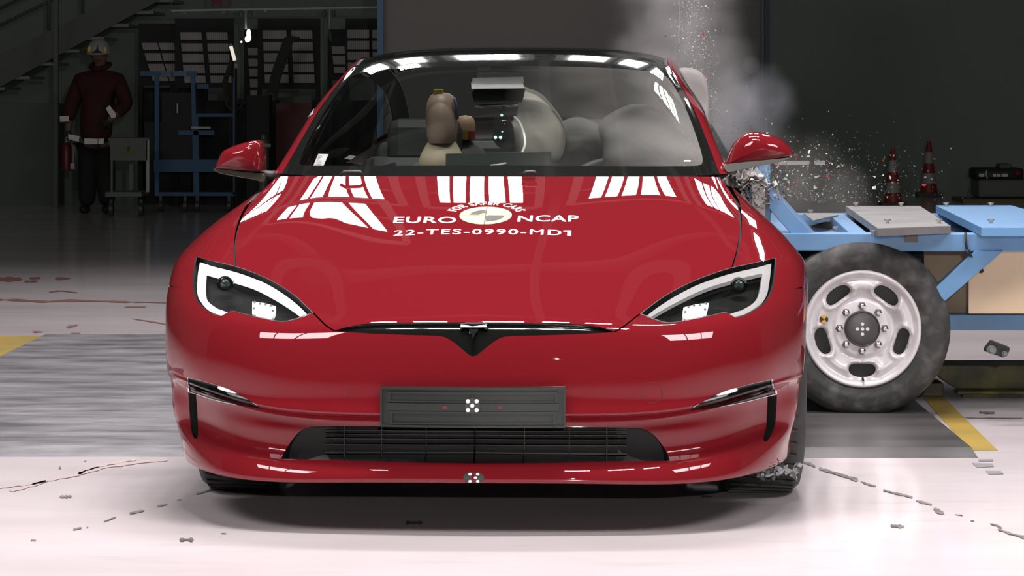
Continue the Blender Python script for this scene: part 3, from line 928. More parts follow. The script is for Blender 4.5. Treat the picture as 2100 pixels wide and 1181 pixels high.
# arched wording over the roundel
def arched(s):
    v, f = text_mesh(s, .02, 1.1)
    lo, hi = v[:, :2].min(0), v[:, :2].max(0)
    t = (v[:, :2] - lo) / (hi - lo)
    a = radians(160) - t[:, 0] * radians(140)
    r = 1.22 + t[:, 1] * .40
    return link('lettering', on_hood(np.stack([rcx + r * np.cos(a) * rx * 1.0, rcy + r * np.sin(a) * ry], -1)), f, white_vinyl, CAR)
arched('FOR SAFER CARS')

# ================================================================== greenhouse
def grid_part(name, u0, u1, v0, v1, m, sides=(1, -1), off=0.0, nu=24, nv=24, S=GH, parent=CAR, label=None):
    uu, vv = np.meshgrid(np.linspace(u0, u1, nu + 1), np.linspace(v0, v1, nv + 1))
    Vv = np.stack([uu.ravel(), vv.ravel()], -1); T_ = []
    for j in range(nv):
        for i in range(nu):
            a = j * (nu + 1) + i
            T_ += [(a, a + 1, a + nu + 2), (a, a + nu + 2, a + nu + 1)]
    v, f, n = emit_uv(S, Vv, np.array(T_), off, sides)
    return link(name, v, f, m, parent, normals=n, label=label)
def g_uv(px, side=-1): return half_fix(GH.inv(px, side, front=False, vmax=3.4))
CL = cr([(0, .26), (1, .25), (2, .24), (2.9, .24), (3.25, .26), (3.45, .32), (3.60, .46), (3.67, .7), (3.70, 1.2), (3.70, 1.9), (3.66, 2.25), (3.54, 2.48), (3.28, 2.59), (2.8, 2.62), (2, 2.61), (1, 2.61), (0, 2.62)], False, n=4)
trim_m = mat('cabin_trim', (.035, .037, .034), .65)
ws = patch('windshield', GH, CL, 0.0, shield_glass, CAR, (1, -1), du=.08, dv=.08, label='dusty windshield glass')
FR = [(0.0, 0.0), (1.0, 0), (2.0, 0), (3.0, 0), (4.42, 0.0), (4.42, 1.0), (4.42, 2.0), (4.40, 3.0), (3, 3.02), (2, 3.02), (1, 3.02), (0.0, 3.02)]
patch('windshield_border', GH, FR, 0.0, black_gloss, ws, (1, -1), holes=[CL], du=.08, dv=.08, label='black printed border of the windshield')
grid_part('roof_glass', 0, 4.0, 3.04, 5.6, roof_glass, off=-.002, nu=30, nv=30, label='dark glass roof')
grid_part('rear_window', 0, 3.9, 5.62, 6.9, side_glass, off=-.002)
for s in (-1, 1):
    grid_part('roof_pillar', 4.44, 5.12, 0, 7.0, paint, (s,), nu=10, nv=60, label='red windshield pillar and roof edge')
    grid_part('pillar_trim', 3.98, 5.15, .0, 7.0, trim_m, (s,), off=-.014, nu=10, nv=60)
    grid_part('pillar_seal', 3.95, 4.47, 0, 6.9, dark_gap, (s,), off=-.004, nu=2, nv=50)
    grid_part('front_side_window', 5.16, 6.9, .35, 3.9, side_glass, (s,), off=-.003, nu=10, nv=20)
    grid_part('rear_side_window', 5.16, 6.9, 4.08, 6.4, side_glass, (s,), off=-.003, nu=10, nv=20)
    grid_part('window_post', 5.12, 6.95, 3.88, 4.1, black_gloss, (s,), off=0, nu=8, nv=3)
grid_part('trunk_lid', 0, 7, 6.92, 8.0, paint, nu=30, nv=14)
grid_part('trunk_lining', 0, 7, 6.90, 8.0, trim_m, off=-.02, nu=20, nv=10)

# body sides behind the front wheels, the right one pushed in by the trolley
def side_rows(dent):
    ys = [1.27, 1.6, 2.0, 2.4, 2.8, 3.2, 3.6, 4.0, 4.5, 4.85]
    prof = [(.815, .925), (.875, .84), (.935, .74), (.975, .6), (.968, .4), (.93, .2)]
    rows = []
    for y in ys:
        k = 1.0 - max(0, (y - 4.0) / .85) ** 2 * .16
        d = dent * math.exp(-((y - 2.75) / .55) ** 2)
        f0 = min(1, (y - 1.27) / .3)
        rows.append([((x - d * (1 if z < .9 else .45)) * k if not (y < 1.3 and z > .9) else .80, y, z) for x, z in prof])
    return rows
for s, dn in ((-1, 0.0), (1, .24)):
    SB_ = Surf(side_rows(dn), sym=False)
    ax = (3.95, .345)
    cir = []
    Vu, Tu = [], []
    nu, nv = 40, 90
    uu, vv = np.meshgrid(np.linspace(0, 5, nu + 1), np.linspace(0, 9, nv + 1))
    Vv = np.stack([uu.ravel(), vv.ravel()], -1); T_ = []
    for j in range(nv):
        for i in range(nu):
            a = j * (nu + 1) + i; T_ += [(a, a + 1, a + nu + 2), (a, a + nu + 2, a + nu + 1)]
    T_ = np.array(T_); cc = SB_.ev(*Vv[T_].mean(1).T)
    keep = ((cc[:, 1] - ax[0]) ** 2 + (cc[:, 2] - ax[1]) ** 2 > .40 ** 2) & ((cc[:, 1] - .95) ** 2 + (cc[:, 2] - .345) ** 2 > .385 ** 2)
    v, f, n = emit_uv(SB_, Vv, T_[keep], 0, (s,))
    link('body_side', v, f, paint, CAR, normals=n)
    v, f, n = emit_uv(SB_, Vv, T_[keep], -.03, (s,))
    link('door_lining', v, f, trim_m, CAR, normals=n)
MB().box((0, 4.3, .96), (1.2, .95, .03)).build('parcel_shelf', trim_m, CAR)
MB().box((0, 4.84, .62), (1.56, .06, .66)).build('rear_bumper', paint, CAR, bevel=.02)

# dark inside of the front end, wheel houses and floor pan
mb = MB(); mb.prism([(.14, .19), (.55, .19), (.55, .55), (.35, .56), (.14, .45)], -.60, .60, 'X')
mb.box((0, .95, .45), (1.30, .80, .50)); mb.box((0, 2.9, .21), (1.70, 3.1, .06))
mb.box((0, 1.33, .52), (1.56, .05, .56))
mb.build('underbody', dark_gap, CAR)
cowl = MB(); cowl.prism([(1.205, .95), (1.34, .96), (1.34, .972), (1.215, .966)], -.62, .62, 'X')
cowl.build('cowl_panel', black_plastic, CAR)
# wheels
def car_wheel(x, y, steer):
    w = empty('wheel', (x, y, .345), steer); w.parent = CAR
    prof = [(.235, -.12), (.30, -.128), (.325, -.122), (.343, -.10), (.345, -.06), (.345, .06), (.343, .10), (.325, .122), (.30, .128), (.235, .12)]
    t = MB().lathe(prof, 64, 'X').build('tyre', rubber, w, smooth=True)
    tr = MB()
    for k in range(48):
        a = 2 * pi * k / 48
        tr.bar((-.10, .346 * cos(a), .346 * sin(a)), (.10, .346 * cos(a + .09), .346 * sin(a + .09)), .012, .006)
    tr.build('tread', rubber, t)
    r = MB(); r.lathe([(.235, -.11), (.225, -.09), (.10, -.06), (.04, -.08), (0, -.08)], 40, 'X'); r.lathe([(.235, .11), (.225, .09), (.10, .08), (.04, .09), (0, .09)], 40, 'X')
    r.build('rim', mat('rim_dark', (.08, .08, .08), .35, metal=.8), w, smooth=True)
car_wheel(-.79, .95, .03); car_wheel(.845, .95, .03); car_wheel(-.83, 3.95, 0); car_wheel(.83, 3.95, 0)

# wiper under the hood edge
a = car_at(700, 356, 1.17); b = car_at(742, 353, 1.17)
mb = MB(); mb.tube([car_at(697, 360, 1.17), car_at(706, 352.5, 1.17), car_at(738, 352.5, 1.17), car_at(743, 358, 1.17)], .006, 8)
mb.build('wiper', black_plastic, CAR, smooth=True)
mb = MB(); mb.tube([car_at(1070, 358, 1.17), car_at(1080, 353, 1.17), car_at(1094, 352.5, 1.17), car_at(1101, 357, 1.17)], .006, 8)
mb.build('wiper', black_plastic, CAR, smooth=True)

# ---- door mirrors
def mirror(px_top, px_base, stalk, y, label, tilt):
    """px_top: outline of the red cap; px_base: outline of the dark foot"""
    pts = [car_at(a, b, y) for a, b in cr(px_top[0], True, corners=px_top[1], n=5)]
    c = sum(pts, Vector()) / len(pts)
    n = len(pts); mb = MB(); rings = []
    for k, (sc, dy) in enumerate(((1.0, .07), (1.0, .02), (.985, -.012), (.93, -.040), (.80, -.062), (.55, -.078), (.25, -.085))):
        rings.append([Vector((c.x + (p.x - c.x) * sc, y + dy, c.z + (p.z - c.z) * sc)) for p in pts])
    vs = [q for r_ in rings for q in r_] + [Vector((c.x, y - .087, c.z))]
    fs = []
    for i in range(len(rings) - 1):
        for k in range(n):
            k2 = (k + 1) % n; fs.append((i * n + k, i * n + k2, (i + 1) * n + k2, (i + 1) * n + k))
    fs += [((len(rings) - 1) * n + k, (len(rings) - 1) * n + (k + 1) % n, len(vs) - 1) for k in range(n)]
    fs.append(tuple(range(n)))
    mb.add(vs, fs)
    o = mb.build('door_mirror', paint, CAR, smooth=True, label=label, angle=radians(50))
    pb = [car_at(a, b, y + .01) for a, b in cr(px_base, True, n=4)]
    mb = MB(); m_ = len(pb)
    mb.add([p + Vector((0, -.035, 0)) for p in pb] + [p + Vector((0, .06, 0)) for p in pb], [tuple(range(m_)), tuple(range(2 * m_ - 1, m_ - 1, -1))] + [(i, i + m_, (i + 1) % m_ + m_, (i + 1) % m_) for i in range(m_)])
    mb.build('mirror_foot', mat('mirror_base', (.05, .048, .03), .25, coat=.4), o, bevel=.004)
    mb = MB(); mb.tube([car_at(*q, y + .03) for q in stalk], [.018, .016, .02], 10)
    mb.build('mirror_stalk', black_plastic, o, smooth=True)
    return o
mirror(([(441,346),(444,336),(455,313),(468,304),(490,295.5),(510,290),(524,287.5),(531,290),(536,300),(540,325),(540,353),(524,353)], (0, 10, 11)),
       [(442,345),(480,349),(524,354),(541,356),(545,372),(520,367),(480,360),(452,354)], [(520,356),(548,359),(575,362)], 1.52,
       'red door mirror over an olive dark base', 0)
mirror(([(1487,337),(1494,318),(1505,295),(1520,279),(1530,272),(1548,270),(1572,274),(1598,283),(1614,294),(1624,306),(1630,318),(1608,323),(1560,329),(1510,335)], (0, 10)),
       [(1488,336),(1540,330),(1600,324),(1620,322),(1600,331),(1560,339),(1510,350),(1490,352)], [(1510,345),(1490,350),(1474,358)], 1.50,
       'red door mirror speckled with glass chips', 0)

# ================================================================== car inside
seat_m = mat('seat_black', (.022, .024, .022), .6)
trim_m = mat('cabin_trim', (.035, .037, .034), .65)
mb = MB(); mb.prism([(1.28, .955), (1.45, .985), (1.75, .97), (1.85, .90), (1.80, .70), (1.40, .66)], -.72, .72, 'X')
dash = mb.build('dashboard', trim_m, CAR, bevel=.02)
mb = MB()
for s in (-1, 1):
    pass
def seat(x, y):
    sroot = empty('seat', (x, y, 0)); sroot.parent = CAR
    MB().box((0, 0, .45), (.52, .52, .16)).build('seat_cushion', seat_m, sroot, bevel=.05)
    MB().box((0, .32, .74), (.50, .16, .56), Matrix.Rotation(radians(-18), 3, 'X')).build('seat_back', seat_m, sroot, bevel=.06)
    MB().box((0, .42, 1.06), (.29, .11, .20), Matrix.Rotation(radians(-12), 3, 'X')).build('head_rest', seat_m, sroot, bevel=.045)
seat(-.37, 2.45); seat(.37, 2.45)
mb = MB().box((0, 3.75, .75), (1.3, .18, .62), Matrix.Rotation(radians(-20), 3, 'X')); mb.box((0, 3.45, .42), (1.3, .5, .16)); mb.build('rear_seat', seat_m, CAR, bevel=.05)
MB().box((0, 2.20, 1.375), (.96, .06, .015)).build('roof_lining', trim_m, CAR)
# steering wheel
c = Vector((.37, 2.02, .86)); mb = MB()
Rm = Matrix.Rotation(radians(-25), 3, 'X')
ringp = [c + Rm @ Vector((.18 * cos(t), 0, .17 * sin(t))) for t in np.linspace(0, 2 * pi, 33)]
mb.tube(ringp, .016, 8, cap=False); mb.box(c, (.33, .03, .05), Rm); mb.ball(c, (.07, .04, .06), 14, 8)
mb.build('steering_wheel', mat('wheel_leather', (.03, .03, .03), .5), CAR, smooth=True)
# rear-view mirror, its paper wrapping and the roof header
p1, p2 = car_at(974, 196, 1.98), car_at(1076, 184, 1.98)
mb = MB(); zc = (p1.z + p2.z) / 2; xc = (p1.x + p2.x) / 2
poly = [(car_at(a, b, 1.98).x, car_at(a, b, 1.98).z) for a, b in cr([(973,184),(1040,180),(1074,181),(1077,186),(1072,206),(1066,210),(1030,209),(976,211),(972,206)], True, n=3)]
mb.prism(poly, 1.96, 2.0, 'Y')
rv = mb.build('rear_view_mirror', black_gloss, CAR, bevel=.004)
mb = MB(); mb.tube([car_at(975, 218, 1.99), car_at(1062, 215, 1.99)], .006, 8); mb.build('mirror_rod', chrome, rv, smooth=True)
# side air bags
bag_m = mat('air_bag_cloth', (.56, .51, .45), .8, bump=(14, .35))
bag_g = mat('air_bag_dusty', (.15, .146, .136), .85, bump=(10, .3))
def pillow(name, pts, y0, y1, depth, m, parent, label=None, flat=False):
    P = [car_at(a, b, (y0 + y1) / 2) for a, b in cr(pts, True, n=4)]
    c = sum(P, Vector()) / len(P); n = len(P); rings = []
    for sc, d in ((1, 0), (.96, .45), (.85, .75), (.6, .93), (.3, 1.0)):
        for sg in ((-1, 1) if 0 else (-1,)):
            rings.append([Vector((c.x + (p.x - c.x) * sc, (y0 + y1) / 2 - depth * d + (p.z - c.z) * .15, c.z + (p.z - c.z) * sc)) for p in P])
    back = [Vector((p.x, p.y + depth * .5, p.z)) for p in P]
    vs = [q for r_ in [back] + rings for q in r_] + [Vector((c.x, (y0 + y1) / 2 - depth, c.z))]
    fs = [tuple(range(n))]; k_ = len(rings) + 1
    for i in range(k_ - 1):
        for k in range(n):
            k2 = (k + 1) % n; fs.append((i * n + k, i * n + k2, (i + 1) * n + k2, (i + 1) * n + k))
    fs += [((k_ - 1) * n + k, (k_ - 1) * n + (k + 1) % n, len(vs) - 1) for k in range(n)]
    mb = MB().add(vs, fs)
    return mb.build(name, m, parent, smooth=True, label=label)
pillow('air_bag', [(1066,178),(1085,182),(1108,192),(1130,215),(1152,246),(1160,280),(1150,325),(1110,340),(1050,340),(1040,300),(1036,268),(1050,248),(1062,225)], 2.2, 2.2, .10, bag_m, CAR, 'cream inflated air bag beside the dummy')
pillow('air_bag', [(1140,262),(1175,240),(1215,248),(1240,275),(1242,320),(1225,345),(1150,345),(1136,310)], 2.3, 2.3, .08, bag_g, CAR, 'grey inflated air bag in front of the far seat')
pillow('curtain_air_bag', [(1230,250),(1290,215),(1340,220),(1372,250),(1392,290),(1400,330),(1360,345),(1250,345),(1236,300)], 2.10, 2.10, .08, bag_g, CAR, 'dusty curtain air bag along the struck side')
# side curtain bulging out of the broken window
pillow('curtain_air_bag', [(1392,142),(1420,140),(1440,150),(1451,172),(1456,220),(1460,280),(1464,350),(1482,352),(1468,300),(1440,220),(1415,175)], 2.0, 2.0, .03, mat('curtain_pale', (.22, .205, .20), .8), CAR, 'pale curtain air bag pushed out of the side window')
# ================================================================== moving barrier trolley
class Frame:
    def __init__(self, o, th):
        self.o, self.c, self.s, self.th = o, cos(th), sin(th), th
    def at(self, px, py, y):
        a = (px - CX) / F; o = self.o
        x = (a * (o[1] + y * self.c) - o[0] - y * self.s) / (self.c + a * self.s)
        Yw = o[1] + y * self.c - x * self.s
        return Vector((x, y, CH - (py - CY) * Yw / F))
TF = Frame((1.237, 10.585, 0), .055)
TRO = empty('barrier_trolley', (TF.o[0], TF.o[1], 0), -TF.th, 'blue steel barrier trolley on large rubber wheels rammed into the car', 'trolley')
blue = mat('trolley_blue', (.13, .29, .51), .42, noise=(6, (.105, .245, .45), .45, .75))
steel = mat('bare_steel', (.30, .29, .28), .42, metal=.55, noise=(5, (.20, .195, .19), .4, .7))
bolt_m = mat('bolt_zinc', (.62, .60, .58), .3, metal=.8)
ply = mat('plywood', (.80, .62, .42), .6, noise=(3, (.74, .55, .36), .35, .7))
def tz(py, y, px=1800): return TF.at(px, py, y).z
def tx(px, y): return TF.at(px, 500, y).x
z1, z0 = tz(479, .03), tz(515, .03)
mb = MB()
mb.box(((tx(1545, .08) + 1.6) / 2, .085, (z0 + z1) / 2), (1.6 - tx(1545, .08), .11, z1 - z0))
mb.build('side_beam', blue, TRO, bevel=.004)
mb = MB(); mb.box(((tx(1560, 1.8) + 1.6) / 2, 1.80, (z0 + z1) / 2), (1.6 - tx(1560, 1.8), .11, z1 - z0)); mb.build('side_beam', blue, TRO, bevel=.004)
for px_ in (1600, 1760, 1905, 2110):
    x = tx(px_, .14); MB().box((x, .94, (z0 + z1) / 2), (.07, 1.62, z1 - z0 - .004)).build('cross_beam', blue, TRO, bevel=.003)
MB().box((.35, .94, z0 + .012), (2.3, 1.60, .008)).build('deck_sheet', mat('deck_blue', (.14, .24, .40), .4, noise=(3, (.26, .27, .28), .4, .65)), TRO)
# plates bolted on the deck
def plate_on(name, nl, nr, fl_, fr, m, h=.016):
    P = [TF.at(*nl, .05), TF.at(*nr, .05)]
    zt = P[0].z
    q = []
    for (px, py), p in ((nl, None), (nr, None), (fr, None), (fl_, None)):
        # intersect with the plane z = zt
        y = 0.9
        for _ in range(30):
            zz = TF.at(px, py, y).z; y += (zz - zt) * (F / max(1, (py - CY)) ) * 1.0
            y = max(-.2, min(3, y))
        q.append(TF.at(px, py, y))
    mb = MB(); mb.prism([(p.x, p.y) for p in q], zt - h, zt, 'Z')
    o = mb.build(name, m, TRO, bevel=.002)
    return o, zt, q
bz = z1 + .022
def on_deck(px, py, z):
    Y = F * (CH - z) / (py - CY)
    w = Vector(((px - CX) * Y / F, Y, z)); d = w - Vector(TF.o)
    return Vector((d.x * TF.c - d.y * TF.s, d.x * TF.s + d.y * TF.c, z))
def deck_plate(px4, z, h, m, name='deck_plate', label=None):
    q = [on_deck(a, b, z) for a, b in px4]
    o = MB().prism([(p.x, p.y) for p in q], z - h, z, 'Z').build(name, m, TRO, bevel=.002)
    if label: o['label'] = label
    return o
p_a = deck_plate([(1800, 468), (1950, 463), (1887, 422), (1734, 422)], z1 + .034, .030, steel, label='bare steel plate bolted on the deck')
p_b = deck_plate([(2012, 466), (2230, 466), (2075, 421), (1919, 421)], z1 + .036, .034, blue, label='blue plate bolted on the deck')
deck_plate([(1648, 437), (1690, 437), (1720, 440), (1668, 452)], z1 + .006, .006, steel)
# bolts
def bolt(px, py, z, par):
    p = on_deck(px, py, z)
    mb = MB(); mb.lathe([(0, 0), (.007, 0), (.007, .010), (.013, .010), (.013, .018), (0, .018)], 12, 'Z', p)
    mb.build('bolt', bolt_m, par)
for (a, b) in ((1755, 423.5), (1848, 423.5), (1820, 458), (1926, 458)): bolt(a, b, z1 + .034, p_a)
for (a, b) in ((1940, 423.5), (2032, 423.5), (2032, 458)): bolt(a, b, z1 + .036, p_b)
for (a, b) in ((1662, 438), (1714, 474), (1791, 482)): bolt(a, b, z1, TRO)
# front post, grey plate, gusset brace
def px_prism(name, pts, y0, y1, m, bevel=.003, parent=TRO):
    q = [TF.at(a, b, y0) for a, b in pts]
    return MB().prism([(p.x, p.z) for p in q], y0, y1, 'Y').build(name, m, parent, bevel=bevel)
px_prism('front_post', [(1537, 384), (1580, 384), (1580, 520), (1537, 520)], .10, .22, blue)
px_prism('post_plate', [(1549, 383), (1575, 383), (1575, 432), (1549, 432)], .075, .10, mat('plate_grey', (.17, .165, .155), .5), 0)
px_prism('brace', [(1577, 385), (1586, 391), (1664, 476), (1672, 480), (1672, 500), (1640, 500), (1577, 428)], .06, .085, blue)
px_prism('brace_flange', [(1577, 385), (1590, 388), (1672, 478), (1668, 480), (1583, 392)], .085, .20, mat('blue_worn', (.20, .28, .40), .5), 0)
px_prism('front_post', [(1537, 330), (1580, 330), (1580, 520), (1537, 520)], 1.66, 1.78, blue)
# lower beam, diagonal struts, plywood boards
px_prism('chassis_beam', [(1660, 645), (2260, 645), (2260, 677), (1660, 677)], .26, .36, blue)
px_prism('strut', [(2000, 514), (2058, 514), (1938, 618), (1914, 594)], .02, .10, blue)
px_prism('strut', [(1800, 514), (1860, 514), (1700, 660), (1660, 660)], .45, .55, blue)
px_prism('plywood_board', [(2030, 514), (2260, 514), (2260, 643), (1986, 643), (1986, 560)], .15, .18, ply)
px_prism('plywood_board', [(1895, 510), (1990, 510), (1990, 643), (1895, 643)], .40, .43, mat('plywood_dark', (.42, .33, .22), .6, noise=(3, (.36, .27, .17), .35, .7)), 0)
px_prism('ballast_box', [(1800, 520), (1992, 520), (1992, 640), (1800, 640)], .70, 1.3, mat('ballast_dark', (.05, .055, .06), .6))
px_prism('clamp_tab', [(1856, 474), (1882, 474), (1882, 497), (1856, 497)], .018, .03, mat('tab_brown', (.12, .11, .095), .5), 0)
mb = MB(); mb.tube([TF.at(1980, 477, .02), TF.at(1981, 500, .015), TF.at(1984, 516, .015), TF.at(2000, 535, .03), TF.at(2013, 556, .05)], .005, 8)
mb.ball(TF.at(1984, 517, .012), .012, 10, 8); mb.ball(TF.at(2012, 555, .05), .010, 10, 8)
mb.build('strap', mat('strap_black', (.012, .012, .012), .6), TRO, smooth=True)
# crushed honeycomb nose
rr = random.Random(3)
foil = mat('crushed_foil', (.72, .68, .66), .35, metal=.45, bump=(30, .4))
mb = MB(); nU, nV = 26, 40
for layer in range(4):
    xs = TF.at(1490, 400, .1).x + layer * .035
    vs = []
    for j in range(nV + 1):
        for i in range(nU + 1):
            z = .32 + (.615 + .02 * layer) * i / nU; y = .06 + 1.62 * j / nV
            vs.append((xs + rr.uniform(-.028, .028) - .03 * (z > .75), y + rr.uniform(-.02, .02), z + rr.uniform(-.015, .015)))
    fs = [(j * (nU + 1) + i, j * (nU + 1) + i + 1, (j + 1) * (nU + 1) + i + 1, (j + 1) * (nU + 1) + i) for j in range(nV) for i in range(nU)]
    mb.add(vs, fs)
# crumpled sheets at the end that can be seen
for k in range(16):
    u = rr.random()
    a = TF.at(1488 + 85 * rr.random(), 362 + 60 * rr.random(), .04)
    pts = [a + Vector((.012 * q + rr.uniform(-.012, .012), rr.uniform(-.03, .02), .012 * math.sin(q * 1.3 + k) + rr.uniform(-.008, .008))) for q in range(6)]
    n = len(mb.v); vs = []
    for p in pts: vs += [p, p + Vector((rr.uniform(-.004, .004), .16, rr.uniform(-.01, .02)))]
    mb.add(vs, [(2 * i, 2 * i + 2, 2 * i + 3, 2 * i + 1) for i in range(5)])
hc = mb.build('honeycomb_nose', foil, TRO, label='crumpled silver honeycomb nose')
MB().box((tx(1545, .1) + .02, .9, .62), (.05, 1.66, .62)).build('nose_plate', steel, TRO)

# wheels
def trolley_wheel(x, y, steer=0):
    w = empty('wheel', (x, y, .344)); w.parent = TRO
    prof = [(.226, .012), (.24, .002), (.27, -.008), (.300, -.004), (.322, .010), (.336, .030), (.344, .055), (.344, .19), (.336, .21), (.30, .24), (.26, .24), (.226, .22)]
    fine = []
    for i in range(len(prof) - 1):
        for k in range(3): fine.append((prof[i][0] + (prof[i + 1][0] - prof[i][0]) * k / 3, prof[i][1] + (prof[i + 1][1] - prof[i][1]) * k / 3))
    fine.append(prof[-1])
    # raised rings moulded in the side wall
    fine = [(r, h - .0022 * (abs(r - .262) < .004 or abs(r - .312) < .004)) for r, h in fine]
    ty = MB().lathe(fine, 96, 'Y').build('tyre', mat('truck_tyre', (.042, .043, .041), .75, noise=(14, (.115, .11, .10), .48, .72), bump=(60, .25)), w, smooth=True)
    lugs = MB()
    for k in range(64):
        a = 2 * pi * k / 64
        for (h0, h1) in ((.058, .088), (.10, .15), (.16, .188)):
            lugs.bar((.3376 * cos(a), h0, .3376 * sin(a)), (.3376 * cos(a + .03), h1, .3376 * sin(a + .03)), .011, .011)
    lugs.build('tread', MATS['truck_tyre'], ty)
    # pressed steel rim with five openings
    rim_m = mat('rim_silver', (.80, .77, .78), .36, metal=.15, noise=(16, (.70, .67, .68), .5, .75))
    rad = [(.228, .010), (.224, -.002), (.212, .000), (.205, .010), (.198, .022), (.188, .017), (.176, .008), (.160, .011), (.142, .024), (.127, .036), (.119, .043), (.113, .036), (.106, .030), (.088, .030), (.072, .030), (.066, .030)]
    rs = np.array([q[0] for q in rad][::-1]); hs = np.array([q[1] for q in rad][::-1])
    hol = []
    for k in range(5):
        a = radians(-90 + 72 * k); c = Vector((.163 * cos(a), .163 * sin(a)))
        t = Vector((-sin(a), cos(a))); r_ = Vector((cos(a), sin(a))); pts = []
        for m_ in range(28):
            b = 2 * pi * m_ / 28
            tt = .052 * (abs(cos(b)) ** .75) * (1 if cos(b) > 0 else -1); r2 = .0255 * (abs(sin(b)) ** .85) * (1 if sin(b) > 0 else -1)
            bend = -.16 * tt * tt / .052 * .35
            pts.append(c + t * tt + r_ * (r2 + bend * 2.2 * (1 if r2 < 0 else .8)))
        hol.append([tuple(p) for p in pts])
    V2 = []
    for i in range(34):
        r = .066 + (.228 - .066) * i / 33
        for k in range(120):
            a = 2 * pi * k / 120; V2.append((r * cos(a), r * sin(a)))
    A = np.array(V2); keep = np.ones(len(A), bool)
    for h in hol:
        H = np.array(h)
        keep &= ((A[:, None] - H[None]) ** 2).sum(-1).min(1) > .0022 ** 2
        for gk in (1.07, 1.18, 1.3):
            pass
    A = A[keep]; vv = [Vector(p) for p in A]; ed = []
    for h in hol:
        b = len(vv); vv += [Vector(p) for p in h]; ed += [(b + i, b + (i + 1) % len(h)) for i in range(len(h))]
    rv_ = delaunay_2d_cdt(vv, ed, [], 0, 1e-7, False)
    P2 = np.array([tuple(p) for p in rv_[0]]); T2 = np.array([tuple(t) for t in rv_[2]]); cc = P2[T2].mean(1)
    k_ = np.hypot(cc[:, 0], cc[:, 1]) > .0665
    for h in hol: k_ &= ~inside(h, cc)
    T2 = T2[k_]
    rr_ = np.hypot(P2[:, 0], P2[:, 1]); hh = np.interp(rr_, rs, hs)
    for h in hol:   # pressed-in collars around the openings
        H = np.array(h); cH = H.mean(0)
        d = np.sqrt(((P2[:, None] - H[None]) ** 2).sum(-1)).min(1); ins = inside(h, P2)
        d = np.where(ins, 0, d)
        inner = np.hypot(P2[:, 0], P2[:, 1]) < .175
        hh = hh - np.where(inner, .011, .004) * np.exp(-((d - .012) / .007) ** 2) + .014 * np.exp(-(d / .006) ** 2)
    vs = [(p[0], h, p[1]) for p, h in zip(P2, hh)]; fs = [tuple(t) for t in T2]
    mbr = MB().add(vs, fs)
    mbr.lathe([(.228, .010), (.228, .20), (.205, .20), (.200, .04)], 96, 'Y')
    rim = mbr.build('rim', rim_m, w, smooth=True)
    MB().lathe([(0, .075), (.19, .075), (.19, .085), (0, .085)], 40, 'Y').build('brake_drum', mat('drum_dark', (.03, .03, .03), .5), w)
    for k in range(8):
        a = 2 * pi * k / 8; c = (.0875 * cos(a), .031, .0875 * sin(a))
        n_ = MB().lathe([(.017, .000), (.016, -.006), (.0105, -.007), (.0105, -.022), (.007, -.024), (0, -.024)], 6, 'Y', c).build('lug_nut', mat('lug_zinc', (.66, .65, .64), .2, metal=.95), rim)
    hub = MB().lathe([(.070, .032), (.069, .008), (.065, .003), (.062, .006), (.05, .003), (0, .001)], 40, 'Y').build('hub_cap', mat('hub_dark', (.10, .098, .095), .4, metal=.6), w, smooth=True, angle=.6)
    for dx, dz in ((0, 0), (.0195, 0), (-.0195, 0), (0, .0195), (0, -.0195)):
        MB().lathe([(0, -.0015), (.0066, -.0015), (.0066, .003), (0, .003)], 14, 'Y', (dx, 0, dz)).build('marker_dot', mk, hub)
    return w, rim
wh, rim0 = trolley_wheel(0, 0)
# round two-colour target on the rim and the valve
tc_ = Vector((TF.at(1690, 655, 0).x, .016, TF.at(1690, 655, 0).z - .344))
for k in range(4):
    a0 = pi / 4 + k * pi / 2
    pts = [(tc_.x, tc_.z)] + [(tc_.x + .0165 * cos(a0 + pi / 2 * i / 8), tc_.z + .0165 * sin(a0 + pi / 2 * i / 8)) for i in range(9)]
    MB().prism(pts, .003, .014, 'Y').build('target_quarter', mat('target_orange', (.85, .42, .06), .5) if k % 2 == 0 else mk_d, rim0)
mb = MB(); mb.tube([(.002, .02, -.192), (.002, -.012, -.196)], .0045, 8); mb.build('valve', mk_d, rim0)
w2 = copy_tree(wh, TRO); w2.location = (0, 1.78, .344); w2.rotation_euler = (0, 0, pi)
# ================================================================== background
def px_box(mb, x0, y0, x1, y1, Y, d):
    a, b = at(x0, y1, Y), at(x1, y0, Y)
    mb.box(((a.x + b.x) / 2, Y + d / 2, (a.z + b.z) / 2), (abs(b.x - a.x), d, abs(b.z - a.z))); return mb
def to_floor(mb, x0, y0, x1, Y, d):
    a, b = at(x0, y0, Y), at(x1, y0, Y)
    mb.box(((a.x + b.x) / 2, Y + d / 2, a.z / 2), (abs(b.x - a.x), d, a.z)); return mb
def px_poly(mb, pts, Y, d):
    mb.prism([(at(a, b, Y).x, at(a, b, Y).z) for a, b in pts], Y, Y + d, 'Y'); return mb
def px_bar(mb, a, b, Y, w, d=None, Y2=None):
    mb.bar(at(*a, Y), at(*b, Y2 or Y), w, d or w); return mb
grey_d = mat('paint_grey_dark', (.12, .14, .125), .6)
grey_m = mat('paint_grey_mid', (.15, .17, .15), .55)
grey_l = mat('paint_grey_light', (.52, .54, .51), .5)
black_m = mat('matt_black', (.02, .02, .019), .65)
blue_c = mat('cart_blue', (.03, .12, .24), .5)

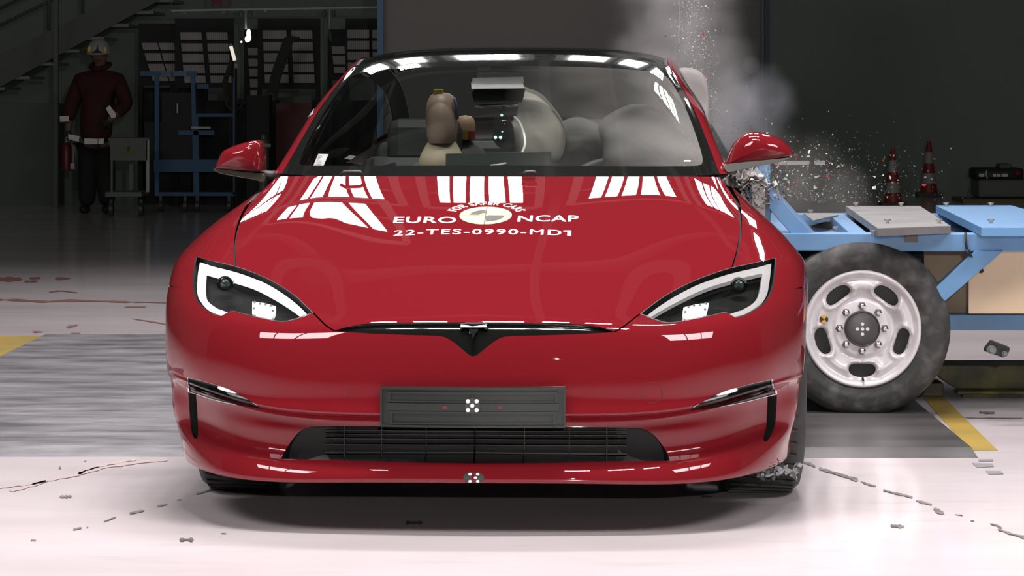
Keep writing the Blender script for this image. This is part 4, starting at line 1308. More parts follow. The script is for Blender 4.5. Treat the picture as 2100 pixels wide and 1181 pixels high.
# grey screen behind the car, roller door, pipe, blue posts
mb = px_box(MB(), 785, -60, 1388, 60, 23, .12); a = at(785, 0, 23); b = at(1388, 0, 23)
sc = MB().box(((a.x + b.x) / 2, 23.06, 1.5), (b.x - a.x, .12, 3.0)).build('partition_screen', mat('screen_grey', (.17, .164, .152), .7)); tag(sc, 'broad plain grey screen standing behind the car', 'screen')
a = at(1460, 0, 27); b = at(1562, 0, 27)
rd = empty('roller_door', ((a.x + b.x) / 2, 27, 0), 0, 'grey slatted roller door right behind the smoke', 'door')
mb = MB()
for i in range(46): mb.box((0, .02 + .006 * (i % 2), .035 + i * .07), (b.x - a.x, .03, .069))
mb.build('slat_curtain', mat('roller_grey', (.22, .22, .195), .6), rd)
MB().box((-(b.x - a.x) / 2 - .03, 0, 1.65), (.06, .12, 3.3)).build('guide_rail', grey_m, rd)
a = at(1389, 0, 25.5); b = at(1462, 0, 25.5)
o = MB().box(((a.x + b.x) / 2, 25.6, 1.6), (b.x - a.x, .15, 3.2)).build('wall_panel', mat('panel_warm', (.11, .10, .09), .7)); tag(o, 'warm grey wall panel between the screen and the roller door', 'panel')
mb = MB(); mb.tube([at(1392, -20, 22.8), at(1394, 40, 22.8), at(1391, 70, 22.8), at(1393, 92, 22.8)], .008, 8); tag(mb.build('hanging_cable', grey_l, smooth=True), 'pale cable hanging down at the right edge of the grey screen', 'cable')
def post(px, w, Y, top, lab, m):
    a = at(px, 0, Y); o = MB().box((a.x, Y, top / 2), (w, w, top)).build('post', m); tag(o, lab, 'post'); return o
post(780, .05, 22.9, 3.0, 'thin blue post at the left edge of the grey screen', blue_c)
post(1573, .055, 26.8, 3.2, 'dark blue post at the right edge of the roller door', mat('post_navy', (.03, .05, .085), .5))
post(115, .05, 30.0, 3.0, 'slim grey post in front of the stairs beside the firefighter', grey_m)
# round lamp on a dark stand
c = at(1540, 133, 24)
rl = empty('signal_lamp', (c.x, 24, 0), 0, 'round pale lamp on a dark stand before the roller door', 'lamp')
mb = MB(); mb.lathe([(0, -.05), (.06, -.045), (.085, -.02), (.088, .02), (.05, .06), (0, .06)], 28, 'Y', (0, 0, c.z)); mb.build('lamp_disc', mat('disc_pale', (.26, .26, .24), .5), rl, smooth=True)
mb = MB(); mb.tube([(0, .05, c.z - .06), (0, .05, .03)], .015, 10); mb.box((0, .05, .015), (.3, .3, .03)); mb.build('lamp_stand', black_m, rl)
mb = MB(); px_poly(mb, [(1518, 160), (1530, 150), (1548, 150), (1560, 175), (1562, 215), (1540, 205), (1522, 190)], 24.15, .1); o = mb.build('lamp_bag', black_m, rl)
mb = MB(); qd = Vector(rd.location); mb.tube([at(1500, 140, 26.7) - qd, at(1496.5, 150, 26.7) - qd, at(1496.5, 160, 26.7) - qd, at(1500, 172, 26.7) - qd], .009, 8); mb.tube([at(1500, 172, 26.7) - qd, at(1500, 172, 27.02) - qd], .006, 6)
mb.build('cable_hook', grey_l, rd, smooth=True)

# stairs on the left
st = empty('staircase', (at(170, 430, 31).x, 31, 0), 0, 'dark grey steel staircase climbing to the right behind the firefighter', 'staircase')
def L(v): return v - Vector(st.location)
def stp(name, pts, Y, d, m):
    mb = MB(); mb.prism([(L(at(a, b, Y)).x, at(a, b, Y).z) for a, b in pts], Y - 31, Y - 31 + d, 'Y'); return mb.build(name, m, st)
stp('stringer', [(-40, 200), (-40, 132), (330, -50), (420, -50)], 31.0, .05, grey_m)
stp('stringer', [(-40, 215), (-40, 150), (350, -50), (430, -50)], 32.0, .05, grey_d)
for (x, y) in ((-10, 182), (40, 160), (90, 132), (140, 106), (190, 80), (240, 54), (290, 28), (330, 4)):
    mb = MB(); p = L(at(x + 10, y, 31.5)); mb.box((p.x, .5, p.z), (.30, .95, .035)); mb.build('tread', mat('tread_grey', (.30, .33, .29), .5), st)
for dy in (60, 95, 130):
    mb = MB(); mb.tube([L(at(-40, 132 - dy, 31)), L(at(330, -50 - dy, 31))], .018, 8); mb.build('hand_rail', grey_d, st, smooth=True)
for x in (-10, 100, 170):
    mb = MB(); yb = 132 - (x + 40) * .49; mb.tube([L(at(x, yb, 31)), L(at(x, yb - 150, 31))], .02, 8); mb.build('baluster', grey_d, st, smooth=True)
o = to_floor(MB(), -30, 212, 116, 30.4, .5).build('wall_cabinet', mat('cabinet_dark', (.13, .155, .135), .6)); tag(o, 'large dark grey cabinet at the left edge under the stairs', 'cabinet')

# lamp racks (switched off) along the back
cellm = bpy.data.materials.new('led_cells'); cellm.use_nodes = True
nt = cellm.node_tree; p_ = nt.nodes['Principled BSDF']; p_.inputs['Roughness'].default_value = .45
tc = nt.nodes.new('ShaderNodeTexCoord'); wv = nt.nodes.new('ShaderNodeTexWave'); wv.inputs['Scale'].default_value = 14; wv.bands_direction = 'X'
nt.links.new(tc.outputs['Object'], wv.inputs['Vector']); rp = nt.nodes.new('ShaderNodeValToRGB')
rp.color_ramp.elements[0].color = (.30, .27, .255, 1); rp.color_ramp.elements[1].color = (.50, .48, .46, 1)
nt.links.new(wv.outputs['Fac'], rp.inputs['Fac']); nt.links.new(rp.outputs[0], p_.inputs['Base Color'])
def rack(lab, board, cols, rows, shift, Y):
    r = empty('lamp_rack', (at(board[0], 0, Y).x, Y, 0), 0, lab, 'lamp rack', 'switched-off lamp racks on the back wall')
    q = Vector(r.location)
    x0, y0, x1, y1 = board
    mb = MB(); a, b = at(x0, y1, Y + .06) - q, at(x1, y0, Y + .06) - q
    mb.box(((a.x + b.x) / 2, .10, (a.z + b.z) / 2), (b.x - a.x, .05, b.z - a.z))
    for xx in (x0 + 4, x1 - 4):
        p = at(xx, y1, Y + .1) - q; mb.box((p.x, .12, p.z / 2), (.05, .06, p.z))
    mb.build('rack_frame', black_m, r)
    for i, (ya, yb) in enumerate(rows):
        for (xa, xb) in cols:
            s0, s1 = shift * (ya - rows[0][0]), shift * (yb - rows[0][0])
            pts = [(xa + s0, ya), (xb + s0, ya), (xb + s1, yb), (xa + s1, yb)]
            m2 = MB(); m2.prism([((at(u, v, Y) - q).x, at(u, v, Y).z) for u, v in pts], 0, .04, 'Y')
            m2.build('lamp_panel', cellm, r)
    return r
rack('lamp rack with two columns of grey panels above the blue cart', (358, 38, 478, 180), ((369, 413), (423, 466)), ((66, 82), (89, 105), (111, 128), (133, 150), (155, 170)), .09, 30.0)
rack('narrow tilted lamp rack left of the two-column one', (284, 48, 357, 175), ((290, 322), (325, 356)), ((88, 103), (109, 125), (131, 147), (153, 166)), .30, 30.3)
rack('lamp rack behind the black crane arm', (528, 38, 656, 182), ((538, 587), (597, 640)), ((62, 79), (86, 104), (109, 127), (131, 148), (153, 170)), .05, 30.0)
rack('narrow lamp rack between the hanging lamp and the crane arm', (500, 60, 527, 205), ((508, 534),), ((98, 113), (120, 136), (141, 157), (162, 179), (185, 200)), .06, 30.3)
rack('lamp rack beside the blue post, partly behind the car roof', (708, 38, 776, 160), ((712, 757), (763, 778)), ((61, 78), (84, 101), (106, 123), (128, 145)), .02, 30.0)
rack('small lamp rack just left of the windshield pillar', (672, 60, 707, 165), ((680, 706),), ((95, 110), (115, 132), (137, 150)), .1, 30.3)
# low dark cupboards below the racks
for (x0, y0, x1, Y, lab, m) in ((420, 206, 520, 30.6, 'low black cupboard under the lamp racks, right of the blue cart', black_m), (520, 205, 566, 30.7, 'narrow black cupboard under the crane arm', black_m),
                                (566, 212, 640, 30.5, 'dark red cupboard beside the car mirror', mat('cupboard_red', (.16, .025, .02), .5)), (640, 205, 790, 30.7, 'black cupboard hidden behind the windshield pillar', black_m),
                                (286, 180, 418, 30.8, 'black cupboard behind the blue cart', black_m)):
    o = to_floor(MB(), x0, y0, x1, Y, .4).build('cupboard', m); tag(o, lab, 'cupboard')
o = px_box(MB(), 571, 185, 610, 199, 30.35, .05).build('wall_plate', grey_m); tag(o, 'small grey plate on the black cupboard right of the crane arm', 'plate')
# crane arm
mb = MB(); Yc = 29.2
px_poly(mb, [(583, 77), (596, 73), (614, 76), (612, 82), (600, 86), (590, 110), (572, 150), (562, 190), (548, 190), (556, 150), (570, 110)], Yc, .08)
px_poly(mb, [(592, 95), (598, 95), (574, 165), (566, 200), (560, 200), (568, 160)], Yc - .02, .05)
px_poly(mb, [(472, 120), (480, 118), (466, 165), (470, 200), (505, 205), (505, 214), (462, 212), (455, 170)], Yc, .08)
to_floor(mb, 505, 195, 552, Yc, .3)
o = mb.build('crane_arm', black_m); tag(o, 'black folded crane arm standing before the lamp racks', 'crane')
mb = MB(); mb.tube([at(470, 190, 29.0), at(462, 212, 29.0), at(474, 226, 29.0), at(492, 222, 29.0), at(502, 205, 29.0)], .012, 8)
o = mb.build('hose', mat('hose_dark', (.05, .055, .05), .5), smooth=True); tag(o, 'dark hose drooping from the crane arm', 'hose')
# ceiling rail with little lamps, hanging lamps
ra = empty('ceiling_rail', (at(560, 0, 29).x, 29, at(560, 20, 29).z), 0, 'long thin pale rail above the lamp racks', 'rail')
q = Vector(ra.location)
mb = MB(); mb.bar(at(352, 22, 28.8) - q, at(775, 15, 28.8) - q, .03, .02); mb.build('rail_bar', grey_l, ra)
for (x, y) in ((378, 27), (458, 25), (545, 22), (628, 20.5), (720, 19.5)):
    MB().ball(at(x, y, 28.95) - q, (.022, .022, .012), 12, 8).build('rail_spot', mat('spot_pale', (.7, .7, .68), .4), ra, smooth=True)
for x in (352, 775):
    mb = MB(); p = at(x, 18, 28.8) - q; mb.tube([p, (p.x, p.y, 7.28 - q.z)], .008, 6); mb.build('rail_hanger', grey_m, ra)
def hang(px, pts, lab, lit):
    r = empty('hanging_lamp', (at(px, 19, 28.8).x, 28.8, at(px, 19, 28.8).z), 0, lab, 'lamp'); q = Vector(r.location)
    mb = MB(); mb.tube([at(px, 18, 28.8) - q, at(px, 60, 28.8) - q], .013, 8); mb.build('lamp_rod', grey_l, r, smooth=True)
    mb = MB()
    for dx in (-10, 9): px_loc = at(px + dx, 28, 28.8) - q; mb.ball(px_loc, (.025, .03, .035), 10, 8)
    px_b = at(px - 1, 10, 28.8) - q; mb.box(px_b, (.125, .04, .035)); mb.build('lamp_bracket', grey_m, r, smooth=False)
    if lit:
        mb = MB()
        for (x, y, w, h) in pts: p = at(x, y, 28.75) - q; mb.ball(p, (w * .0051, .03, h * .0051), 14, 10)
        mb.build('lit_bulb', mat('bulb_hot', (1, 1, 1), .4, emit=(1, .96, 1), estr=2.2), r, smooth=True)
    else:
        mb = MB(); mb.tube([at(px, 60, 28.8) - q, at(px + 3, 85, 28.8) - q], .02, 8); mb.build('lamp_socket', grey_d, r, smooth=True)
    return r
hang(504, ((510, 68, 4.5, 9), (507, 80, 5, 7), (511, 77, 4, 8), (495, 86, 2, 2)), 'lit white lamp hanging from the rail between the racks', True)
hang(676, (), 'unlit lamp hanging from the rail above the windshield pillar', False)
tu = empty('tube_lamp', tuple(at(481, 115, 28.6)), 0, 'short slanting cream tube lamp beside the lit hanging lamp', 'lamp'); q = Vector(tu.location)
mb = MB(); mb.tube([at(473.5, 95, 28.6) - q, at(481.5, 124, 28.6) - q], .019, 10); mb.build('tube', mat('tube_warm', (.9, .85, .7), .4, emit=(1, .93, .78), estr=.75), tu, smooth=True)
mb = MB(); mb.ball(at(484, 136, 28.6) - q, (.02, .02, .026), 10, 8); mb.ball(at(473, 93, 28.6) - q, (.02, .02, .02), 10, 8); mb.build('tube_end', grey_l, tu, smooth=True)
mb = MB(); p = at(484, 138, 28.62) - q; mb.tube([p, (p.x, p.y, -q.z)], .012, 8); mb.build('lamp_stand', black_m, tu)
# partly visible sign high on the wall
sg = empty('wall_sign', tuple(at(452, 4, 31)), 0, 'dark grey sign with red block letters cut off by the picture top', 'sign'); q = Vector(sg.location)
mb = MB(); a, b = at(425, 14, 31) - q, at(475, -30, 31) - q; mb.box(((a.x + b.x) / 2, .02, (a.z + b.z) / 2), (b.x - a.x, .03, b.z - a.z)); mb.build('sign_board', grey_m, sg)
for (x0, x1) in ((433, 438.5), (450, 455), (467, 470)):
    a, b = at(x0, 13, 30.97) - q, at(x1, -20, 30.97) - q; MB().box(((a.x + b.x) / 2, 0, (a.z + b.z) / 2), (b.x - a.x, .01, b.z - a.z)).build('sign_stroke', mat('sign_red', (.22, .03, .03), .5), sg)
a, b = at(438.5, 8, 30.97) - q, at(450, -1, 30.97) - q; MB().box(((a.x + b.x) / 2, 0, (a.z + b.z) / 2), (b.x - a.x, .01, b.z - a.z)).build('sign_stroke', MATS['sign_red'], sg)

# blue cart
ct = empty('blue_cart', (at(365, 400, 28.9).x, 28.9, 0), 0, 'tall blue steel cart loaded with dark gear', 'cart'); q = Vector(ct.location)
def cb(name, a, b, w, m=blue_c, Y=28.9, par=ct):
    mb = MB(); mb.bar(at(*a, Y) - q, at(*b, Y) - q, w); return mb.build(name, m, par)
cb('frame_post', (322, 148, ), (322, 398), .045); cb('frame_post', (396, 150), (402, 398), .045); cb('frame_post', (402, 235), (404, 398), .05)
cb('frame_rail', (288, 151), (404, 151), .05); cb('frame_rail', (318, 344), (450, 344), .04); cb('frame_rail', (366, 272), (440, 272), .05)
cb('frame_rail', (404, 236), (484, 236), .035); cb('frame_post', (482, 160), (482, 398), .04); cb('frame_rail', (404, 177), (428, 177), .05)
mb = MB(); a, b = at(318, 352, 28.95) - q, at(470, 327, 28.95) - q; mb.box(((a.x + b.x) / 2, .2, (a.z + b.z) / 2), (b.x - a.x, .5, b.z - a.z)); mb.build('cart_bin', blue_c, ct)
mb = MB(); a, b = at(334, 330, 28.98) - q, at(398, 190, 28.98) - q; mb.box(((a.x + b.x) / 2, .15, (a.z + b.z) / 2), (b.x - a.x, .3, b.z - a.z)); a, b = at(300, 330, 29.1) - q, at(400, 250, 29.1) - q; mb.box(((a.x + b.x) / 2, .2, (a.z + b.z) / 2), (b.x - a.x, .3, b.z - a.z)); mb.build('dark_cover', black_m, ct)
cb('bright_edge', (331, 151), (352, 151), .052, mat('edge_pale', (.10, .17, .27), .4), 28.87); cb('bright_edge', (356, 151), (384, 151), .052, MATS['edge_pale'], 28.87)
cb('shelf_edge', (392, 262), (432, 262), .025, grey_l, 28.85); cb('steel_rod', (364, 212), (364, 232), .015, grey_l, 28.8)
cb('frame_rail', (318, 398), (484, 398), .04)
for x in (330, 380, 405, 470):
    mb = MB(); p = at(x, 398, 28.9) - q; mb.lathe([(.0, -.02), (.06, -.02), (.06, .02), (0, .02)], 18, 'X', (p.x, 0, .06)); mb.box((p.x, 0, .14), (.03, .05, .06)); mb.build('caster', mat('caster_dark', (.06, .06, .058), .4), ct)
# grey service cabinet with a warning sign
sc_ = empty('service_cart', (at(262, 400, 27.7).x, 27.7, 0), 0, 'grey metal service cart with a green-yellow warning triangle', 'cart'); q = Vector(sc_.location)
def sb(name, x0, y0, x1, y1, m, d=.04, Y=27.7):
    mb = MB(); a, b = at(x0, y1, Y) - q, at(x1, y0, Y) - q; mb.box(((a.x + b.x) / 2, Y - 27.7 + d / 2, (a.z + b.z) / 2), (b.x - a.x, d, b.z - a.z)); return mb.build(name, m, sc_)
gr_c = mat('cart_grey', (.12, .135, .115), .5)
sb('front_panel', 226, 288, 302, 329, gr_c); sb('top_panel', 222, 283, 306, 288, gr_c, .45)
sb('cart_leg', 227, 329, 231, 394, grey_m); sb('cart_leg', 300, 288, 306, 394, mat('leg_bright', (.42, .43, .40), .4)); sb('cart_leg', 265, 329, 272, 390, grey_m, .04, 27.9)
sb('cart_shelf', 216, 394, 290, 403, grey_m, .5)
mb = MB(); mb.prism([((at(a, b, 27.69) - q).x, at(a, b, 27.69).z) for a, b in ((249, 315), (277, 315), (263, 293))], -.012, -.004, 'Y'); ws_ = mb.build('warning_triangle', mat('warning_green', (.12, .15, .02), .5), sc_)
mb = MB(); mb.prism([((at(a, b, 27.68) - q).x, at(a, b, 27.68).z) for a, b in ((264, 299), (259.5, 307), (262.5, 307), (261, 313), (267, 304.5), (263.8, 304.5), (266, 299))], -.016, -.011, 'Y'); mb.build('flash_symbol', black_m, ws_)
for x in (222, 284):
    mb = MB(); p = at(x, 400, 27.7) - q; mb.lathe([(0, -.02), (.07, -.02), (.07, .02), (0, .02)], 18, 'X', (p.x, .2, .07)); mb.box((p.x, .2, .12), (.03, .05, .10)); mb.build('caster', MATS['caster_dark'], sc_)
mb = MB(); mb.tube([(at(540, 400, 27.5).x, 27.5, 0), (at(540, 0, 27.5).x, 27.5, at(540, 288, 27.5).z)], .045, 16); mb.lathe([(0, 0), (.025, .01), (.025, .05), (0, .07)], 12, 'Z', (at(540, 0, 27.5).x, 27.5, at(540, 288, 27.5).z))
gb = mb.build('gas_bottle', mat('bottle_grey', (.16, .18, .165), .4), smooth=True, angle=.6); tag(gb, 'grey-green gas bottle standing just right of the left mirror', 'gas bottle')
MB().box((at(545, 0, 27.44).x, 27.44, at(0, 298, 27.44).z), (.10, .02, .035)).build('bottle_tag', mat('tag_green', (.22, .30, .24), .5), gb)

# traffic cones
def cone(base, Y, h, lab):
    p = at(*base, Y); r = empty('traffic_cone', (p.x, Y, 0), 0, lab, 'traffic cone', 'cones at the back')
    W = h * .27
    MB().box((0, 0, .025), (h * .44, h * .44, .05)).build('cone_foot', mat('cone_foot', (.09, .085, .08), .6), r, bevel=.01)
    rr_ = lambda t: h * (.165 - .128 * t)
    for i, (t0, t1, m) in enumerate(((.05, .24, 'o'), (.24, .42, 'w'), (.42, .60, 'o'), (.60, .80, 'w'), (.80, 1.0, 'o'))):
        mm = mat('cone_red', (.36, .04, .035), .45) if m == 'o' else mat('cone_white', (.46, .46, .43), .45)
        mb = MB(); mb.lathe([(rr_(t0), t0 * h), (rr_(t1), t1 * h)] + ([(0, t1 * h)] if i == 4 else []), 32, 'Z'); mb.build('cone_band', mm, r, smooth=True, angle=.6)
    return r
cone((1905, 401), 33.2, .67, 'red and white traffic cone farther right near the black machine')
cone((1831, 425), 30.2, .64, 'red and white traffic cone behind the bare steel plate')
# generator on a wooden pallet
ge = empty('generator', (at(2055, 410, 31.5).x, 31.5, 0), 0, 'grey-green machine with a black top on a low wooden board at the right edge', 'machine'); q = Vector(ge.location)
def gbx(name, x0, y0, x1, y1, m, d, Y=31.5, bev=.02):
    mb = MB(); a, b = at(x0, y1, Y) - q, at(x1, y0, Y) - q; mb.box(((a.x + b.x) / 2, d / 2 + Y - 31.5, (a.z + b.z) / 2), (b.x - a.x, d, b.z - a.z)); return mb.build(name, m, ge, bevel=bev)
gbx('machine_body', 2007, 368, 2130, 405, mat('machine_green', (.15, .17, .15), .5), .6)
gbx('machine_top', 2000, 345, 2100, 369, black_m, .5, bev=.03); gbx('machine_top_grey', 2050, 336, 2075, 346, grey_d, .3)
gbx('dark_strip', 2004, 352, 2070, 364, mat('strip_black', (.012, .012, .012), .4), .02, 31.45, .004)
for (x0, x1) in ((2008, 2018.5), (2036, 2043), (2045, 2052), (2054, 2067)):
    gbx('pale_mark', x0, 356.5, x1, 362.5, mat('mark_white', (.85, .82, .80), .5), .01, 31.44, 0)
mb = MB(); mb.tube([at(2024, 349, 31.42) - q, at(2022, 356, 31.42) - q, at(2025, 367, 31.42) - q], .008, 8); mb.build('pale_handle', MATS['mark_white'], ge, smooth=True)
mb = MB(); mb.tube([at(1992, 388, 31.5) - q, at(1984, 395, 31.5) - q, at(1984, 404, 31.5) - q, at(1992, 408, 31.5) - q], .012, 8); mb.build('machine_handle', grey_m, ge, smooth=True)
mb = MB(); mb.ball(at(2087, 356, 31.4) - q, .03, 12, 8); mb.build('red_knob', mat('knob_red', (.30, .03, .03), .5), ge, smooth=True)
p = at(2050, 418, 31.5); o = MB().box((p.x, 31.6, .022), (.95, .9, .044)).build('wooden_board', mat('board_brown', (.20, .14, .08), .6)); tag(o, 'low brown wooden board under the grey-green machine', 'board')
# white bar on a thin stand behind the right mirror
wb = empty('barrier_bar', (at(1650, 333, 20).x, 20, 0), 0, 'white bar on dark feet seen right of the right mirror', 'barrier'); q = Vector(wb.location)
mb = MB(); mb.bar(at(1590, 334.5, 20) - q, at(1659, 334, 20) - q, .03, .03); mb.bar(at(1670, 334, 20) - q, at(1692, 334, 20) - q, .03, .03); mb.build('white_bar', mat('bar_white', (.85, .85, .83), .45), wb)
mb = MB(); mb.bar(at(1659, 334, 20.01) - q, at(1671, 334, 20.01) - q, .034, .03)
for x in (1600, 1680): p_ = at(x, 334, 20.03) - q; mb.bar(p_, (p_.x, .03, 0), .025)
mb.build('dark_stand', black_m, wb)

# ------------------------------------------------------------------ firefighter
def skin_obj(name, verts, edges, radii, m, parent, sub=2, root=0):
    me = bpy.data.meshes.new(name); me.from_pydata([tuple(v) for v in verts], edges, []); me.update()
    o = bpy.data.objects.new(name, me); COL.objects.link(o); o.parent = parent; me.materials.append(m)
    sk = o.modifiers.new('skin', 'SKIN'); sk.use_smooth_shade = True
    for i, r in enumerate(radii):
        d = me.skin_vertices[0].data[i]; d.radius = (r, r) if not isinstance(r, tuple) else r; d.use_root = (i == root)
    sb_ = o.modifiers.new('sub', 'SUBSURF'); sb_.levels = sub; sb_.render_levels = sub
    return o
PY_ = 28.6
fp = at(196, 437, PY_); FF = empty('person', (fp.x, PY_, 0), 0, 'person in a dark red jacket with reflective bands and a white helmet, standing', 'person'); qf = Vector(FF.location)
def fz(py): return CH - (py - CY) * PY_ / F
def fx(px): return (px - CX) * PY_ / F - fp.x
def J(px, py, y=0): return Vector((fx(px), y, fz(py)))
cloth_red = mat('jacket_red', (.062, .014, .009), .8, noise=(8, (.046, .010, .007), .4, .7)); cloth_dk = mat('trousers_dark', (.014, .017, .015), .85)
skin_m = mat('skin', (.20, .11, .08), .6); band_m = mat('reflective_band', (.85, .82, .78), .22, metal=.85)
body = [J(197, 285), J(199, 250), J(200, 205), J(203, 165), J(205, 140), J(207, 122, -.02), J(208, 105, -.03),
        J(163, 172), J(148, 215), J(141, 262, -.03), J(141, 280, -.05),
        J(243, 172), J(258, 215), J(238, 238, -.16), J(226, 250, -.2),
        J(182, 300), J(178, 360), J(176, 425), J(176, 434, -.12), J(216, 300), J(220, 360), J(222, 425), J(222, 434, -.12)]
skin_obj('body', body, [(0, 1), (1, 2), (2, 3), (3, 4), (4, 5), (5, 6), (3, 7), (7, 8), (8, 9), (9, 10), (3, 11), (11, 12), (12, 13), (13, 14), (0, 15), (15, 16), (16, 17), (17, 18), (0, 19), (19, 20), (20, 21), (21, 22)],
         [.06, .08, .09, .08, .055, .07, .085, .055, .05, .04, .035, .055, .05, .042, .036, .06, .06, .05, .045, .06, .06, .05, .045], skin_m, FF)
skin_obj('jacket', [J(196, 302), J(198, 250), J(200, 205), J(202, 168), J(204, 142), J(164, 166), J(148, 212), J(139, 250, -.03), J(242, 166), J(260, 214), J(240, 232, -.15)],
         [(0, 1), (1, 2), (2, 3), (3, 4), (3, 5), (5, 6), (6, 7), (3, 8), (8, 9), (9, 10)],
         [(.255, .19), (.235, .18), (.235, .18), (.175, .15), .085, .095, .088, .075, .10, .09, .075], cloth_red, FF)
skin_obj('trousers', [J(197, 266), J(182, 315), J(180, 365), J(178, 425), J(213, 315), J(217, 365), J(220, 425)], [(0, 1), (1, 2), (2, 3), (0, 4), (4, 5), (5, 6)],
         [(.215, .17), .13, .11, .09, .125, .11, .09], cloth_dk, FF)
mb = MB()
for x in (176, 222): mb.ball((fx(x), -.06, .045), (.055, .14, .05), 14, 10)
mb.v = [(a, b, max(0, c)) for a, b, c in mb.v]
mb.build('boot', mat('boot_black', (.02, .02, .02), .5), FF, smooth=True)
hc_ = J(203, 102, -.02)
mb = MB(); mb.ball(hc_ + Vector((.005, 0, -.045)), (.082, .10, .115), 22, 16); mb.ball(hc_ + Vector((.006, -.10, -.06)), (.014, .018, .022), 10, 8)
for s in (-1, 1): mb.ball(hc_ + Vector((.082 * s + .005, .01, -.05)), (.012, .025, .034), 8, 8)
fa = mb.build('face', skin_m, FF, smooth=True)
for s in (-1, 1): MB().ball(hc_ + Vector((.032 * s + .005, -.088, -.035)), (.012, .01, .008), 10, 8).build('eye', mat('eye_dark', (.03, .025, .02), .3), fa, smooth=True)
MB().ball(hc_ + Vector((.006, -.092, -.105)), (.026, .008, .006), 10, 6).build('mouth', mat('lip', (.16, .06, .05), .5), fa, smooth=True)
# helmet: shell, brim, badge, two yellow side marks
vs, fs = [], []
n1, n2 = 28, 10
for i in range(n2 + 1):
    t = (pi / 2) * i / n2
    for k in range(n1):
        a = 2 * pi * k / n1; vs.append((.118 * sin(t + .0) * cos(a), .142 * sin(t) * sin(a), .115 * cos(t) - .035 * (i == n2)))
for i in range(n2):
    for k in range(n1): fs.append((i * n1 + k, (i + 1) * n1 + k, (i + 1) * n1 + (k + 1) % n1, i * n1 + (k + 1) % n1))
mbh = MB().add([Vector(v) + hc_ + Vector((0, 0, .0)) for v in vs], fs)
hel = mbh.build('helmet', mat('helmet_white', (.42, .42, .38), .4), FF, smooth=True)
mb = MB(); mb.tube([hc_ + Vector((.118 * cos(a), .15 * sin(a) - .01, -.028 - .02 * (sin(a) < 0) * -sin(a))) for a in np.linspace(0, 2 * pi, 29)], .010, 8, cap=False); mb.build('helmet_brim', mat('brim_pale', (.50, .48, .44), .5), hel, smooth=True)
mb = MB(); mb.prism([(hc_.x - .05, hc_.z - .035), (hc_.x + .06, hc_.z - .035), (hc_.x + .022, hc_.z - .005), (hc_.x + .012, hc_.z + .045), (hc_.x - .002, hc_.z - .005)], hc_.y - .155, hc_.y - .13, 'Y'); mb.build('helmet_badge', black_m, hel)
ylw = mat('helmet_yellow', (.90, .80, .05), .4, emit=None)
for (x, y, rot) in ((187, 101, .3), (220, 103, -.15)):
    mb = MB(); p = J(x, y, -.13); mb.ball(p, (.020 if x < 200 else .012, .012, .036), 12, 8, Matrix.Rotation(rot, 3, 'Y')); mb.build('helmet_mark', ylw, hel, smooth=True)
# collar, gloves, reflective bands
mb = MB(); mb.tube([J(188, 138, -.06), J(204, 142, -.09), J(222, 136, -.06), J(224, 132, .04), J(205, 130, .08), J(187, 133, .04), J(188, 138, -.06)], .028, 8); mb.build('collar', cloth_red, FF, smooth=True)
def hand(root, d, m):
    d = Vector(d).normalized(); s = d.cross(Vector((0, 1, 0))).normalized()
    o = skin_obj('hand', [root, root + d * .05] + [root + d * .09 + s * (k - 1.5) * .020 for k in range(4)] + [root + d * .13 + s * (k - 1.5) * .022 + Vector((0, -.02, 0)) for k in range(4)] + [root + d * .155 + s * (k - 1.5) * .021 + Vector((0, -.045, 0)) for k in range(4)] + [root + d * .05 + s * .045 + Vector((0, -.015, 0)), root + d * .085 + s * .055 + Vector((0, -.03, 0))],
                 [(0, 1)] + [(1, 2 + k) for k in range(4)] + [(2 + k, 6 + k) for k in range(4)] + [(6 + k, 10 + k) for k in range(4)] + [(1, 14), (14, 15)],
                 [.032, (.03, .02)] + [.012] * 4 + [.010] * 4 + [.009] * 4 + [.013, .010], m, FF, 1)
    return o
hand(J(141, 266, -.05), (0, -.15, -1), mat('glove_dark', (.04, .04, .038), .7)); hand(J(234, 240, -.18), (-.8, -.35, -.7), MATS['glove_dark'])
def band(pts, yo):
    P = [J(a, b, yo) for a, b in pts]
    mb = MB(); n = len(P); mb.add(P + [p + Vector((0, .02, 0)) for p in P], [tuple(range(n)), tuple(range(2 * n - 1, n - 1, -1))] + [(i, i + n, (i + 1) % n + n, (i + 1) % n) for i in range(n)])
    return mb.build('reflective_band', band_m, FF)
band([(126.5, 238), (144.5, 237), (145.5, 248.5), (127, 250)], -.115)
band([(224, 222), (232, 215.5), (245, 233), (244, 240), (236, 242)], -.235)
band([(147, 274), (170, 278.5), (168.5, 290), (147.5, 285)], -.21); band([(180, 283), (208, 284), (207, 295), (180, 295)], -.215); band([(209, 284), (220, 283.5), (219, 294), (208, 295)], -.21)
# fire extinguisher in the hand
ex = empty('fire_extinguisher', (fp.x + fx(139), PY_ - .09, 0), 0, 'dark red fire extinguisher held low at the firefighter’s side', 'fire extinguisher')
mb = MB(); zt, zb = fz(292), fz(350); mb.lathe([(0, zb), (.05, zb), (.055, zb + .02), (.055, zt - .04), (.03, zt), (0, zt)], 24, 'Z'); mb.build('bottle', mat('extinguisher_red', (.12, .012, .015), .4), ex, smooth=True, angle=.7)
mb = MB(); mb.tube([(0, 0, zt - .005), (0, 0, zt + .04)], .014, 10); mb.bar((-.01, 0, zt + .045), (.02, -.09, zt + .055), .016, .012); mb.tube([(.02, 0, zt + .02), (.075, 0, zt - .04), (.07, 0, zb + .06)], .010, 8); mb.build('valve_handle', mat('valve_grey', (.30, .30, .29), .4), ex)
MB().box((.065, -.01, zb + .05), (.05, .03, .06)).build('nozzle', mat('nozzle_pale', (.45, .45, .42), .5), ex)
